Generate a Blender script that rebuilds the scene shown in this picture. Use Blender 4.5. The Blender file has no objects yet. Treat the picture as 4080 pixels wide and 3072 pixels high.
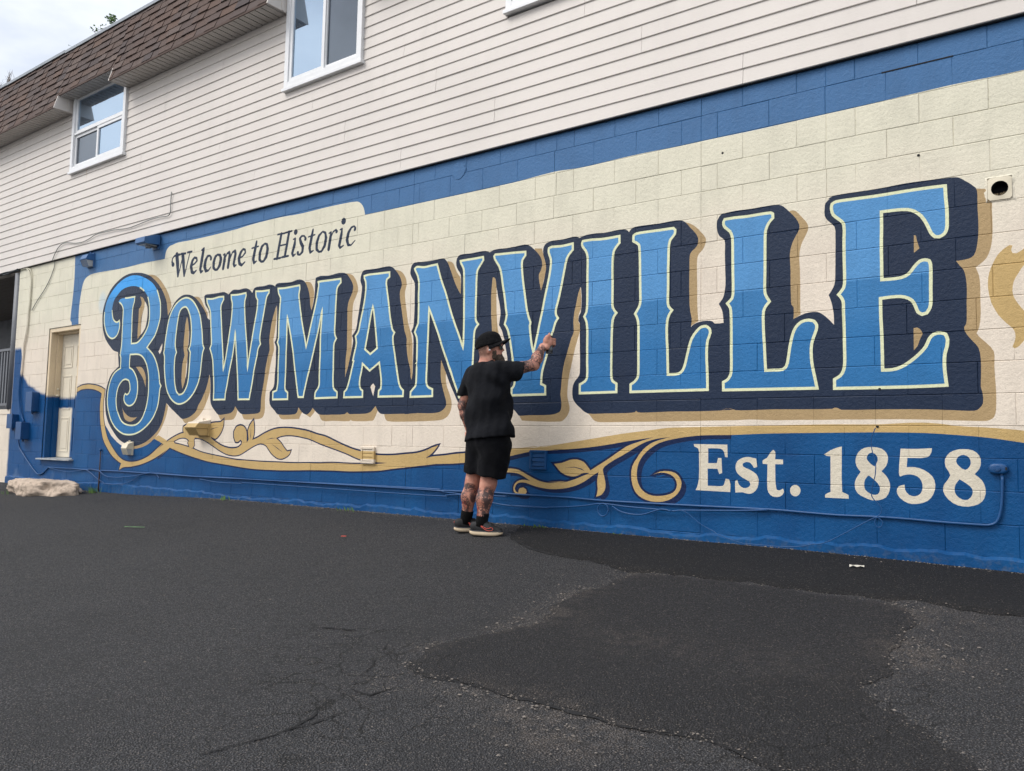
import bpy, bmesh, math, random
import numpy as np
from mathutils import Vector, Matrix
from mathutils.geometry import delaunay_2d_cdt
random.seed(7); rng = np.random.default_rng(7)
scn = bpy.context.scene
R = math.radians
# ------------------------------------------------------------------ camera
F, YAW, PITCH, ROLL, CD, CH = 3270.3, .6395, .0765, .0203, 5.8112, .2029
cy_, sy_ = math.cos(YAW), math.sin(YAW); cp_, sp_ = math.cos(PITCH), math.sin(PITCH); cr_, sr_ = math.cos(ROLL), math.sin(ROLL)
fw = Vector((-sy_, cy_, 0)); rt = Vector((cy_, sy_, 0)); up = Vector((0, 0, 1))
f2 = fw*cp_+up*sp_; u2 = up*cp_-fw*sp_
CR = rt*cr_+u2*sr_; CU = u2*cr_-rt*sr_
cam = bpy.data.cameras.new('camera'); co = bpy.data.objects.new('camera', cam); scn.collection.objects.link(co)
cam.sensor_width = 36; cam.lens = F/4080*36; cam.clip_end = 2000; cam.clip_start = .05
M = Matrix(((CR.x, CU.x, -f2.x, 0), (CR.y, CU.y, -f2.y, -CD), (CR.z, CU.z, -f2.z, CH), (0, 0, 0, 1)))
co.matrix_world = M; scn.camera = co
# ------------------------------------------------------------------ light
SKX = 2.6
SUN_DIR = Vector((-.42, -.60, .80)).normalized()
wd = bpy.data.worlds.new('World'); scn.world = wd; wd.use_nodes = True
nt = wd.node_tree; nt.nodes.clear()
def N(nt, typ, **kw):
    n = nt.nodes.new(typ)
    for k, v in kw.items(): setattr(n, k, v)
    return n
wo = N(nt, 'ShaderNodeOutputWorld'); bg = N(nt, 'ShaderNodeBackground'); bg.inputs[1].default_value = .12
sky = N(nt, 'ShaderNodeTexSky', sky_type='NISHITA'); sky.sun_disc = False
sky.sun_elevation = math.asin(SUN_DIR.z); sky.sun_rotation = math.atan2(SUN_DIR.x, SUN_DIR.y)
sky.air_density = 1.2; sky.dust_density = 3
tc = N(nt, 'ShaderNodeTexCoord'); mp = N(nt, 'ShaderNodeMapping'); mp.inputs['Scale'].default_value = (1, 1, 2.2); mp.inputs['Location'].default_value = (SKX, .3, .1)
nz = N(nt, 'ShaderNodeTexNoise'); nz.inputs['Scale'].default_value = 2.3; nz.inputs['Detail'].default_value = 6; nz.inputs['Roughness'].default_value = .55
cr = N(nt, 'ShaderNodeValToRGB'); cr.color_ramp.elements[0].position = .36; cr.color_ramp.elements[1].position = .60
cr.color_ramp.elements[0].color = (5.1, 5.45, 6.1, 1); cr.color_ramp.elements[1].color = (9.0, 9.0, 9.1, 1)
mx = N(nt, 'ShaderNodeMix', data_type='RGBA'); mx.inputs[0].default_value = .84
nt.links.new(tc.outputs['Generated'], mp.inputs[0]); nt.links.new(mp.outputs[0], nz.inputs['Vector']); nt.links.new(nz.outputs[0], cr.inputs[0])
nt.links.new(sky.outputs[0], mx.inputs[6]); nt.links.new(cr.outputs[0], mx.inputs[7]); nt.links.new(mx.outputs[2], bg.inputs[0]); nt.links.new(bg.outputs[0], wo.inputs[0])
sl = bpy.data.lights.new('sun', 'SUN'); sl.energy = 1.5; sl.angle = R(28); sl.color = (1, .965, .92)
so = bpy.data.objects.new('sun', sl); scn.collection.objects.link(so); so.location = (-6, -10, 12)
so.rotation_euler = SUN_DIR.to_track_quat('Z', 'Y').to_euler()
vs = scn.view_settings; vs.view_transform = 'Standard'; vs.look = 'None'; vs.gamma = 1; vs.exposure = .5; vs.use_curve_mapping = False
scn.cycles.use_denoising = True
scn.cycles.max_bounces = 4; scn.cycles.diffuse_bounces = 2; scn.cycles.adaptive_threshold = .02

# ------------------------------------------------------------------ helpers
COL = scn.collection
def link(o, parent=None):
    COL.objects.link(o)
    if parent is not None: o.parent = parent
    return o
def empty(name, loc, label=None, cat=None, group=None):
    o = bpy.data.objects.new(name, None); o.location = loc; o.empty_display_size = .1; link(o)
    return tag(o, label, cat, group)
def tag(o, label=None, cat=None, group=None, kind=None):
    if label: o['label'] = label
    if cat: o['category'] = cat
    if group: o['group'] = group
    if kind: o['kind'] = kind
    return o
def W2L(parent):
    """offset from world to the parent's space (parents are only translated)"""
    v = Vector((0, 0, 0)); p = parent
    while p is not None: v += p.location; p = p.parent
    return v
class MB:
    def __init__(s): s.v = []; s.f = []; s.m = []
    def add(s, vs, fs, m=0):
        b = len(s.v); s.v += [tuple(v) for v in vs]; s.f += [tuple(b+i for i in f) for f in fs]; s.m += [m]*len(fs)
        return s
    def box(s, x0, x1, y0, y1, z0, z1, m=0):
        return s.add([(x, y, z) for z in (z0, z1) for y in (y0, y1) for x in (x0, x1)], [(0,2,3,1),(4,5,7,6),(0,1,5,4),(2,6,7,3),(0,4,6,2),(1,3,7,5)], m)
    def prism(s, prof, x0, x1, m=0):
        """profile in (y,z), extruded along x"""
        n = len(prof)
        s.add([(x0, y, z) for y, z in prof]+[(x1, y, z) for y, z in prof], [tuple(range(n)), tuple(range(2*n-1, n-1, -1))]+[(i, n+i, n+(i+1)%n, (i+1)%n) for i in range(n)], m); return s
    def tube(s, pts, r, n=8, m=0, cap=True):
        pts = [Vector(p) for p in pts]; rs = r if isinstance(r, (list, tuple)) else [r]*len(pts)
        t0 = (pts[1]-pts[0]).normalized(); a = t0.orthogonal().normalized(); rings = []
        for i, p in enumerate(pts):
            t = (pts[min(i+1, len(pts)-1)]-pts[max(i-1, 0)]).normalized()
            a = (a-t*a.dot(t)).normalized(); b = t.cross(a)
            rings.append([p+(a*math.cos(2*math.pi*k/n)+b*math.sin(2*math.pi*k/n))*rs[i] for k in range(n)])
        vs = [v for rr in rings for v in rr]; fs = []
        for i in range(len(pts)-1):
            for k in range(n): fs.append((i*n+k, i*n+(k+1)%n, (i+1)*n+(k+1)%n, (i+1)*n+k))
        if cap: fs += [tuple(range(n-1, -1, -1)), tuple((len(pts)-1)*n+k for k in range(n))]
        return s.add(vs, fs, m)
    def build(s, name, mats, parent=None, smooth=False, bevel=0):
        me = bpy.data.meshes.new(name); off = W2L(parent)
        me.from_pydata([(v[0]-off.x, v[1]-off.y, v[2]-off.z) for v in s.v], [], s.f)
        for mt in (mats if isinstance(mats, (list, tuple)) else [mats]): me.materials.append(mt)
        if len(set(s.m)) > 1: me.polygons.foreach_set('material_index', s.m)
        bm = bmesh.new(); bm.from_mesh(me); bmesh.ops.recalc_face_normals(bm, faces=bm.faces)
        if bevel: bmesh.ops.bevel(bm, geom=bm.edges[:], offset=bevel, segments=2, profile=.7, affect='EDGES', clamp_overlap=True)
        bm.to_mesh(me); bm.free()
        if smooth: me.shade_smooth()
        return link(bpy.data.objects.new(name, me), parent)
def lin(r, g, b):
    f = lambda c: (c/255/12.92 if c <= 10 else ((c/255+.055)/1.055)**2.4)
    return (f(r), f(g), f(b), 1)
# ------------------------------------------------------------------ materials
MATS = {}
def newmat(name):
    m = bpy.data.materials.new(name); m.use_nodes = True; nt = m.node_tree; nt.nodes.clear()
    out = N(nt, 'ShaderNodeOutputMaterial'); b = N(nt, 'ShaderNodeBsdfPrincipled'); nt.links.new(b.outputs[0], out.inputs[0])
    return m, nt, b
class G:
    """small node-graph helper"""
    def __init__(s, nt): s.nt = nt; s._pos = None
    def sock(s, v, inp):
        if isinstance(v, bpy.types.NodeSocket): s.nt.links.new(v, inp)
        else: inp.default_value = v
    def pos(s):
        if s._pos is None: s._pos = N(s.nt, 'ShaderNodeNewGeometry').outputs['Position']
        return s._pos
    def math(s, op, a, b=0., c=0., clamp=False):
        n = N(s.nt, 'ShaderNodeMath', operation=op, use_clamp=clamp); s.sock(a, n.inputs[0]); s.sock(b, n.inputs[1]); s.sock(c, n.inputs[2]); return n.outputs[0]
    def noise(s, scale, detail=3, rough=.55, vec=None, stretch=None):
        n = N(s.nt, 'ShaderNodeTexNoise'); n.inputs['Scale'].default_value = scale; n.inputs['Detail'].default_value = detail; n.inputs['Roughness'].default_value = rough
        v = vec if vec is not None else s.pos()
        if stretch:
            mpn = N(s.nt, 'ShaderNodeMapping'); mpn.inputs['Scale'].default_value = stretch; s.nt.links.new(v, mpn.inputs[0]); v = mpn.outputs[0]
        s.nt.links.new(v, n.inputs['Vector']); return n.outputs[0]
    def voro(s, scale, feature='F1', out=0, vec=None, rnd=1):
        n = N(s.nt, 'ShaderNodeTexVoronoi', feature=feature); n.inputs['Scale'].default_value = scale; n.inputs['Randomness'].default_value = rnd
        s.nt.links.new(vec if vec is not None else s.pos(), n.inputs['Vector']); return n.outputs[out]
    def ramp(s, fac, lo, hi, a=0., b=1.):
        n = N(s.nt, 'ShaderNodeMapRange', interpolation_type='SMOOTHSTEP'); s.sock(fac, n.inputs[0])
        for i, v in enumerate((lo, hi, a, b)): s.sock(v, n.inputs[1+i])
        return n.outputs[0]
    def mix(s, fac, a, b, mode='MIX'):
        n = N(s.nt, 'ShaderNodeMix', data_type='RGBA', blend_type=mode); s.sock(fac, n.inputs[0]); s.sock(a, n.inputs[6]); s.sock(b, n.inputs[7]); return n.outputs[2]
    def xyz(s, v=None):
        n = N(s.nt, 'ShaderNodeSeparateXYZ'); s.nt.links.new(v if v is not None else s.pos(), n.inputs[0]); return n.outputs
    def bump(s, h, strength, dist, bsdf, prev=None):
        n = N(s.nt, 'ShaderNodeBump'); n.inputs['Strength'].default_value = strength; n.inputs['Distance'].default_value = dist
        s.nt.links.new(h, n.inputs['Height'])
        if prev is not None: s.nt.links.new(prev, n.inputs['Normal'])
        s.nt.links.new(n.outputs[0], bsdf.inputs['Normal']); return n.outputs[0]
    def attr(s, name):
        return N(s.nt, 'ShaderNodeAttribute', attribute_name=name).outputs['Fac']
def basic(name, col, rough=.6, metal=0., var=.12, vscale=6, bump=0., bscale=80, spec=.5):
    m, nt, b = newmat(name); g = G(nt)
    n = g.noise(vscale, 4); f = g.ramp(n, .3, .7, 1-var, 1+var*.6)
    c = g.mix(1., col, g.mix(f, (0, 0, 0, 1), (1, 1, 1, 1)), 'MULTIPLY')
    nt.links.new(c, b.inputs['Base Color']); b.inputs['Roughness'].default_value = rough; b.inputs['Metallic'].default_value = metal
    b.inputs['Specular IOR Level'].default_value = spec
    if bump: g.bump(g.noise(bscale, 3), bump, .004, b)
    return m
def paint(name, colf, rough=.5, bumpk=1.):
    """rolled and sprayed paint on concrete block; colf(g) gives the colour socket"""
    m, nt, b = newmat(name); g = G(nt)
    c = colf(g)
    blot = g.math('MULTIPLY', g.ramp(g.noise(2.3, 5, .6), .3, .7, .93, 1.04), g.ramp(g.noise(1., 4, .6, stretch=(9, 9, 2.2)), .3, .7, .95, 1.03))
    fine = g.ramp(g.noise(85, 3, .7), .3, .7, .90, 1.06)
    c = g.mix(1., c, g.mix(1., g.mix(blot, (0,0,0,1), (1,1,1,1)), g.mix(fine, (0,0,0,1), (1,1,1,1)), 'MULTIPLY'), 'MULTIPLY')
    pit = g.ramp(g.voro(26), .04, .14, 0., 1.)          # scattered pinholes in the block face
    sel = g.ramp(g.noise(7, 3), .44, .56, 1., 0.)
    pit = g.math('MAXIMUM', pit, sel)
    c = g.mix(g.ramp(pit, 0, 1, .45, 0.), c, g.mix(1., c, (.35, .35, .36, 1), 'MULTIPLY'))
    nt.links.new(c, b.inputs['Base Color']); b.inputs['Roughness'].default_value = rough; b.inputs['Specular IOR Level'].default_value = .22
    h = g.math('ADD', g.math('MULTIPLY', g.noise(120, 2, .6), .5), g.math('MULTIPLY', g.noise(38, 2, .5), .8))
    g.bump(h, .62*bumpk, .007, b)
    return m
CREAM_A, CREAM_B = lin(224, 219, 198), lin(230, 217, 200)
BLUE = lin(12, 74, 128)
def wallbase(g, lo=CREAM_B, hi=CREAM_A):
    x, y, z = g.xyz()
    zz = g.math('ADD', z, g.math('MULTIPLY', g.noise(1.1, 4), 1.0))
    c = g.mix(g.ramp(zz, 1.9, 2.9), lo, hi)
    # sprayed blue undercoat, left end of the wall: soft edge
    fc = N(g.nt, 'ShaderNodeFloatCurve'); cv = fc.mapping.curves[0]
    pts = [(-14.6, 1.66), (-14.16, 1.66), (-14.11, 1.45), (-14.10, 1.29), (-14.03, 1.21), (-13.85, 1.075), (-13.56, .98), (-13.21, .885), (-12.6, .84), (-12.0, .84)]
    pts = [((px+14.6)/2.6, pz/2) for px, pz in pts]
    cv.points[0].location = pts[0]; cv.points[1].location = pts[-1]
    for p in pts[1:-1]: cv.points.new(*p)
    for p in cv.points: p.handle_type = 'VECTOR'
    fc.mapping.update()
    xn = g.math('DIVIDE', g.math('ADD', g.math('ADD', x, g.math('MULTIPLY', g.math('SUBTRACT', g.noise(5, 4), .5), .06)), 14.6), 2.6, clamp=True)
    g.nt.links.new(xn, fc.inputs['Value'])
    zc = g.math('MULTIPLY', fc.outputs[0], 2.)
    d = g.math('SUBTRACT', zc, g.math('ADD', z, g.math('MULTIPLY', g.math('SUBTRACT', g.noise(7, 5), .5), .07)))
    m = g.ramp(d, -.03, .05)
    m = g.math('MULTIPLY', m, g.ramp(g.math('ADD', x, g.math('MULTIPLY', g.noise(8, 3), .04)), -14.41, -14.33))
    m = g.math('MULTIPLY', m, g.ramp(x, -12.06, -12.0, 1., 0.))
    # overspray mist left of the first capital
    dm = g.math('ADD', g.math('POWER', g.math('ADD', x, 11.64), 2.), g.math('POWER', g.math('MULTIPLY', g.math('SUBTRACT', z, 2.16), .7), 2.))
    c = g.mix(g.ramp(dm, 0., .02, .28, 0.), c, lin(120, 190, 240))
    # thin grey-white concrete dusting low on the wall by the door
    dust = g.math('MULTIPLY', g.ramp(z, -.42, -.2, 1., 0.), g.ramp(g.noise(3.1, 4), .5, .68))
    bl = g.mix(g.math('MULTIPLY', dust, .5), BLUE, lin(120, 140, 165))
    return g.mix(m, c, bl)
def flat(col, col2=None, lo=0, hi=1):
    def f(g):
        if col2 is None: return g.mix(1., col, (1, 1, 1, 1), 'MULTIPLY')
        z = g.xyz()[2]; return g.mix(g.ramp(z, lo, hi), col, col2)
    return f
def lettertone(g):
    x, y, z = g.xyz()
    zn = g.math('ADD', z, g.math('MULTIPLY', g.math('SUBTRACT', g.noise(3, 3), .5), .012))
    c = g.mix(g.ramp(zn, 1.383, 1.40), lin(58, 122, 176), lin(86, 146, 199))
    c = g.mix(g.ramp(zn, 1.0, 1.22), lin(46, 114, 170), c)
    return c
def letterB(g):
    x, y, z = g.xyz()
    zn = g.math('ADD', z, g.math('MULTIPLY', g.math('SUBTRACT', g.noise(4, 3), .5), .03))
    c = g.mix(g.ramp(zn, 1.36, 1.40), lin(42, 112, 168), lin(78, 142, 196))
    c = g.mix(g.ramp(zn, 2.08, 2.30), c, lin(66, 164, 238))
    return c
def botblue(g):
    x, y, z = g.xyz()
    n = g.noise(1.7, 4)
    c = g.mix(g.ramp(n, .35, .7), lin(4, 69, 121), lin(12, 81, 135))
    chalk = g.math('MULTIPLY', g.ramp(g.math('ADD', z, g.math('MULTIPLY', g.noise(6, 4), .10)), -.50, -.43, 1., 0.), g.ramp(g.noise(4, 5), .46, .68, .0, .10))
    c = g.mix(chalk, c, lin(56, 104, 150))
    spl = g.math('MULTIPLY', g.ramp(g.math('ADD', z, g.math('MULTIPLY', g.noise(9, 5, .65), .22)), -.40, -.24, 1., 0.), g.ramp(g.noise(22, 4, .7), .46, .62))
    return g.mix(g.math('MULTIPLY', spl, .38), c, lin(92, 100, 108))
def setup_mats():
    M = MATS
    M['base'] = paint('wall_cream_paint', wallbase)
    M['top'] = paint('band_blue_paint', flat(lin(68, 111, 157)))
    M['bot'] = paint('field_blue_paint', botblue)
    M['gold_sh'] = paint('shadow_gold_paint', flat(lin(176, 150, 110)))
    M['navy'] = paint('navy_paint', flat(lin(31, 45, 68)), rough=.45)
    M['navy2'] = paint('outline_navy_paint', flat(lin(12, 34, 74)), rough=.45)
    M['gold'] = paint('scroll_gold_paint', flat(lin(197, 167, 112)))
    M['pale'] = paint('inline_pale_paint', flat(lin(226, 229, 190)))
    M['letter'] = paint('letter_blue_paint', lettertone)
    M['letB'] = paint('letter_blue_gradient_paint', letterB)
    M['est'] = paint('date_cream_paint', flat(lin(216, 207, 188)))
    M['bluefix'] = basic('blue_painted_metal', lin(14, 72, 124), .45, bump=.2)
    M['bluefix_top'] = basic('band_blue_painted_metal', lin(58, 102, 152), .45, bump=.2)
    M['creamfix'] = basic('cream_painted_metal', lin(222, 212, 188), .5, bump=.2)
    M['goldfix'] = basic('gold_painted_metal', lin(196, 168, 115), .5, bump=.2)
    M['white_vinyl'] = basic('white_vinyl', lin(232, 233, 234), .35, var=.05)
    M['dark'] = basic('dark_void', (.012, .013, .015, 1), .9)
    M['steel'] = basic('grey_painted_steel', lin(105, 108, 114), .5, bump=.15)
    M['galv'] = basic('galvanised_metal', lin(160, 165, 170), .35, metal=.6)
    M['lens'] = basic('ribbed_lamp_glass', lin(190, 190, 185), .2)
    M['lens_lit'] = basic('diffuser_plastic', lin(200, 200, 196), .4)
    M['rock'] = basic('rough_concrete', lin(188, 170, 152), .9, var=.4, vscale=16, bump=.9, bscale=25)
    M['rust'] = basic('rusty_iron', lin(84, 62, 50), .8, var=.5, vscale=14, bump=.4)
    # siding: vinyl with embossed wood grain
    m, nt, b = newmat('vinyl_siding'); g = G(nt)
    gr = g.noise(1., 5, .65, stretch=(6, 6, 160))
    big = g.ramp(g.noise(.9, 4), .3, .7, .95, 1.03)
    c = g.mix(1., lin(216, 209, 202), g.mix(big, (0,0,0,1), (1,1,1,1)), 'MULTIPLY')
    c = g.mix(g.ramp(gr, .58, .75, 0., .12), c, lin(170, 163, 158))
    x, y, z = g.xyz()
    st = g.math('MULTIPLY', g.ramp(g.math('ABSOLUTE', g.math('ADD', x, 12.27)), .0, .014, 1., 0.), g.math('MULTIPLY', g.ramp(z, 3.98, 4.22), g.ramp(z, 4.24, 4.25, 1., 0.)))
    c = g.mix(g.math('MULTIPLY', st, .5), c, lin(176, 132, 84))
    gri = g.math('MULTIPLY', g.ramp(g.noise(1., 5, .6, stretch=(5, 5, .7)), .45, .75), g.ramp(g.noise(.6, 3), .4, .65, .05, .35))
    c = g.mix(g.math('MULTIPLY', gri, .45), c, lin(172, 168, 160))
    nt.links.new(c, b.inputs['Base Color']); b.inputs['Roughness'].default_value = .5; b.inputs['Specular IOR Level'].default_value = .3
    g.bump(gr, .25, .003, b); M['siding'] = m
    # shingles with granules; each object gets its own tone
    m, nt, b = newmat('roof_shingle'); g = G(nt)
    oi = N(nt, 'ShaderNodeObjectInfo').outputs['Random']
    cr_ = N(nt, 'ShaderNodeValToRGB'); els = cr_.color_ramp.elements
    els[0].color = lin(86, 73, 68); els[1].color = lin(104, 89, 82)
    for p, c in ((.25, lin(94, 76, 68)), (.5, lin(76, 68, 68)), (.7, lin(100, 80, 70)), (.85, lin(84, 74, 72))):
        e = els.new(p); e.color = c
    nt.links.new(oi, cr_.inputs[0])
    gn = g.ramp(g.noise(160, 2), .3, .7, .72, 1.2)
    c = g.mix(1., cr_.outputs[0], g.mix(gn, (0,0,0,1), (1,1,1,1)), 'MULTIPLY')
    nt.links.new(c, b.inputs['Base Color']); b.inputs['Roughness'].default_value = .95
    g.bump(g.noise(150, 2), .6, .004, b); M['shingle'] = m
    M['soffit'] = basic('soffit_vinyl', lin(186, 180, 174), .5, var=.06)
    # glass: coated pane that mirrors the sky
    def glass(name, tint, fac):
        m = bpy.data.materials.new(name); m.use_nodes = True; nt = m.node_tree; nt.nodes.clear(); g = G(nt)
        out = N(nt, 'ShaderNodeOutputMaterial'); d = N(nt, 'ShaderNodeBsdfPrincipled'); gl = N(nt, 'ShaderNodeBsdfGlossy'); ms = N(nt, 'ShaderNodeMixShader')
        n = g.ramp(g.noise(2.2, 3), .3, .7, .6, 1.3)
        c = g.mix(1., tint, g.mix(n, (0,0,0,1), (1,1,1,1)), 'MULTIPLY')
        nt.links.new(c, d.inputs['Base Color']); d.inputs['Roughness'].default_value = .2
        gl.inputs['Color'].default_value = (.62, .80, 1, 1); gl.inputs['Roughness'].default_value = .03
        bn = N(nt, 'ShaderNodeBump'); bn.inputs['Strength'].default_value = .08; bn.inputs['Distance'].default_value = .02
        nt.links.new(g.noise(1.6, 2), bn.inputs['Height']); nt.links.new(bn.outputs[0], gl.inputs['Normal'])
        ms.inputs[0].default_value = fac
        nt.links.new(d.outputs[0], ms.inputs[1]); nt.links.new(gl.outputs[0], ms.inputs[2]); nt.links.new(ms.outputs[0], out.inputs[0]); return m
    M['glass'] = glass('reflective_window_glass', lin(40, 56, 74), .5)
    M['glass_dim'] = glass('screened_window_glass', lin(48, 54, 64), .10)
    # door paint with a masked-out panel
    def door(g):
        x, y, z = g.xyz()
        zn = g.math('ADD', z, g.math('MULTIPLY', g.math('SUBTRACT', g.noise(9, 4), .5), .05))
        xn = g.math('ADD', x, g.math('MULTIPLY', g.math('SUBTRACT', g.noise(9, 4), .5), .03))
        m = g.ramp(zn, .80, .86, 1., 0.)
        pan = g.math('MULTIPLY', g.ramp(zn, .66, .70, 1., 0.), g.math('MULTIPLY', g.ramp(xn, -13.19, -13.165), g.ramp(xn, -12.76, -12.70, 1., 0.)))
        pan = g.math('MULTIPLY', pan, g.ramp(y, .12, .13))
        m = g.math('MULTIPLY', m, g.math('SUBTRACT', 1., pan))
        return g.mix(m, lin(226, 216, 196), lin(12, 72, 124))
    M['door'] = paint('door_paint', door, rough=.4, bumpk=.15)
    def jamb(g):
        x, y, z = g.xyz()
        zn = g.math('ADD', z, g.math('MULTIPLY', g.math('SUBTRACT', g.noise(9, 4), .5), .05))
        return g.mix(g.ramp(zn, .83, .89, 1., 0.), lin(224, 204, 172), lin(12, 72, 124))
    M['jamb'] = paint('door_jamb_paint', jamb, rough=.4, bumpk=.15)
    # asphalt
    def asphalt(name, base, stone, amt, sc=1.):
        m, nt, b = newmat(name); g = G(nt)
        big = g.noise(.55, 5, .6); mid = g.noise(5, 4)
        v = g.voro(125*sc, out=1); vs = g.xyz(v)[0]; vd = g.voro(125*sc)
        st = g.math('MULTIPLY', g.ramp(vs, 1-amt, 1-amt+.05), g.ramp(vd, .25, .5, 1., 0.))
        worn = g.math('MULTIPLY', g.attr('worn'), g.ramp(g.noise(14, 4), .35, .65))
        st2 = g.math('MULTIPLY', g.math('MULTIPLY', g.ramp(vs, .30, .5), g.ramp(vd, .25, .5, 1., 0.)), worn)
        c = g.mix(g.ramp(big, .3, .7), base, tuple(c*1.5 for c in base[:3])+(1,))
        c = g.mix(g.ramp(g.noise(60, 4, .7), .40, .60, 0., .7), c, tuple(c*.42 for c in base[:3])+(1,))
        c = g.mix(g.ramp(g.noise(170, 3, .7), .42, .62, 0., .6), c, tuple(c*2.6 for c in base[:3])+(1,))
        c = g.mix(g.ramp(vd, .32, .62, 0., .85), c, tuple(c*.28 for c in base[:3])+(1,))
        stain = g.math('MULTIPLY', g.ramp(g.noise(.9, 5, .65), .52, .66), .45)
        c = g.mix(stain, c, tuple(c*.5 for c in base[:3])+(1,))
        wn = N(nt, 'ShaderNodeTexNoise'); wn.inputs['Scale'].default_value = 3; wn.inputs['Detail'].default_value = 4; nt.links.new(g.pos(), wn.inputs['Vector'])
        vm = N(nt, 'ShaderNodeVectorMath', operation='MULTIPLY_ADD'); nt.links.new(wn.outputs[1], vm.inputs[0]); vm.inputs[1].default_value = (.35, .35, .35); nt.links.new(g.pos(), vm.inputs[2])
        ck = g.math('MULTIPLY', g.ramp(g.voro(4.2, 'DISTANCE_TO_EDGE', vec=vm.outputs[0]), .006, .03, 1., 0.), g.math('MULTIPLY', g.attr('crk'), g.ramp(g.noise(2.2, 3), .36, .48)))
        c = g.mix(g.math('MULTIPLY', ck, .85), c, (.006, .006, .006, 1))
        pal = g.math('MULTIPLY', g.ramp(g.noise(1., 5, .75, stretch=(26, 48, 30)), .60, .70), g.ramp(g.noise(1.3, 3), .44, .6))
        c = g.mix(g.math('MULTIPLY', pal, .5), c, lin(132, 124, 116))
        scol = g.mix(g.xyz(v)[1], stone, lin(150, 135, 122))
        c = g.mix(g.math('MULTIPLY', st, .6), c, scol)
        c = g.mix(g.math('MULTIPLY', worn, .34), c, lin(116, 106, 98))
        c = g.mix(g.math('MULTIPLY', st2, .8), c, scol)
        nt.links.new(c, b.inputs['Base Color']); b.inputs['Roughness'].default_value = .82; b.inputs['Specular IOR Level'].default_value = .4
        h = g.math('ADD', g.math('MULTIPLY', vd, -1.4), g.math('MULTIPLY', g.noise(28*sc, 3, .65), 1.5))
        g.bump(h, 1., .02, b); return m
    M['asphalt'] = asphalt('worn_asphalt', (.068, .068, .073, 1), lin(148, 146, 146), .28)
    M['strip'] = asphalt('fresh_black_asphalt', (.017, .0165, .0175, 1), lin(96, 92, 90), .14)
    M['patch'] = asphalt('sealed_asphalt', (.037, .036, .039, 1), lin(128, 122, 116), .15)
    M['crack'] = basic('asphalt_crack', (.008, .008, .009, 1), .95)
    M['gravel'] = basic('pale_gravel', lin(128, 120, 112), .9, var=.5, vscale=60)
    # skin with tattoo ink
    m, nt, b = newmat('tattooed_skin'); g = G(nt)
    c = g.mix(g.ramp(g.noise(18, 4), .3, .7), lin(178, 116, 96), lin(204, 148, 126))
    hair = g.attr('hair'); c = g.mix(g.math('MULTIPLY', hair, g.ramp(g.noise(260, 2), .3, .65, .4, .9)), c, lin(92, 72, 60))
    ink = g.attr('ink')
    wv = g.noise(20, 3, .6); lines = g.ramp(g.math('ABSOLUTE', g.math('SUBTRACT', wv, .5)), .0, .045, 1., 0.)
    shade = g.ramp(g.noise(22, 4), .48, .56)
    l2 = g.ramp(g.voro(42, 'DISTANCE_TO_EDGE'), .0, .10, 1., 0.)
    k = g.math('MULTIPLY', ink, g.math('MAXIMUM', g.math('MAXIMUM', lines, l2), g.math('MULTIPLY', shade, .9)), clamp=True)
    inkc = g.mix(g.math('MULTIPLY', g.attr('red'), g.ramp(g.noise(30, 2), .5, .58)), lin(40, 41, 46), lin(140, 40, 38))
    c = g.mix(g.math('MULTIPLY', k, .95), c, inkc)
    nt.links.new(c, b.inputs['Base Color']); b.inputs['Roughness'].default_value = .5
    pass
    g.bump(g.noise(200, 2), .12, .002, b); M['skin'] = m
    def cloth(name, col, sc):
        m, nt, b = newmat(name); g = G(nt)
        c = g.mix(g.ramp(g.noise(7, 4), .3, .7), col, tuple(x*1.5 for x in col[:3])+(1,)); nt.links.new(c, b.inputs['Base Color'])
        b.inputs['Roughness'].default_value = .9; b.inputs['Sheen Weight'].default_value = .03; b.inputs['Specular IOR Level'].default_value = .06
        g.bump(g.math('ADD', g.math('MULTIPLY', g.noise(sc, 3), 1.), g.math('MULTIPLY', g.noise(500, 2), .08)), .8, .02, b); return m
    M['shirt'] = cloth('black_cotton', (.0085, .009, .011, 1), 9); M['shorts'] = cloth('black_jersey', (.0048, .005, .0062, 1), 8)
    M['cap'] = cloth('black_cap_wool', (.008, .008, .009, 1), 30); M['sock'] = cloth('black_knit', (.005, .005, .005, 1), 120)
    M['shoe'] = basic('black_shoe_mesh', (.0065, .0065, .0075, 1), .7, bump=.4, bscale=260)
    M['sole'] = basic('cream_foam_sole', lin(206, 186, 156), .6, var=.2); M['outsole'] = basic('black_rubber', (.012, .012, .012, 1), .7)
    M['coral'] = basic('coral_print', lin(226, 96, 78), .5); M['lace'] = basic('grey_lace', lin(70, 72, 78), .8)
    M['beard'] = basic('greying_beard', lin(82, 68, 56), .9, var=.5, vscale=120, bump=1., bscale=160)
    M['shades'] = basic('black_sunglasses', (.006, .006, .007, 1), .15); M['white'] = basic('white_plastic', lin(232, 232, 234), .35, var=.04)
    M['can'] = basic('black_spray_can', (.02, .021, .024, 1), .3, metal=.3); M['canlabel'] = basic('printed_can_label', lin(128, 134, 140), .4, var=.8, vscale=70)
    M['leaf'] = basic('green_leaf', lin(92, 128, 58), .6, var=.4, vscale=3); M['bark'] = basic('grey_bark', lin(96, 84, 72), .9, var=.3, vscale=12, bump=.6, bscale=30)
    M['greyblock'] = basic('unpainted_grey_block', lin(120, 122, 126), .9, var=.2, bump=.4)
    M['porchceil'] = basic('brown_porch_ceiling', lin(128, 120, 112), .7)
    M['paper'] = basic('white_scrap', lin(220, 214, 200), .7); M['green'] = basic('green_strip', lin(110, 150, 100), .6)
    M['straw'] = basic('dry_straw', lin(150, 134, 104), .9); M['membrane'] = basic('roof_membrane', lin(120, 126, 134), .7)
setup_mats()
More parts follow.
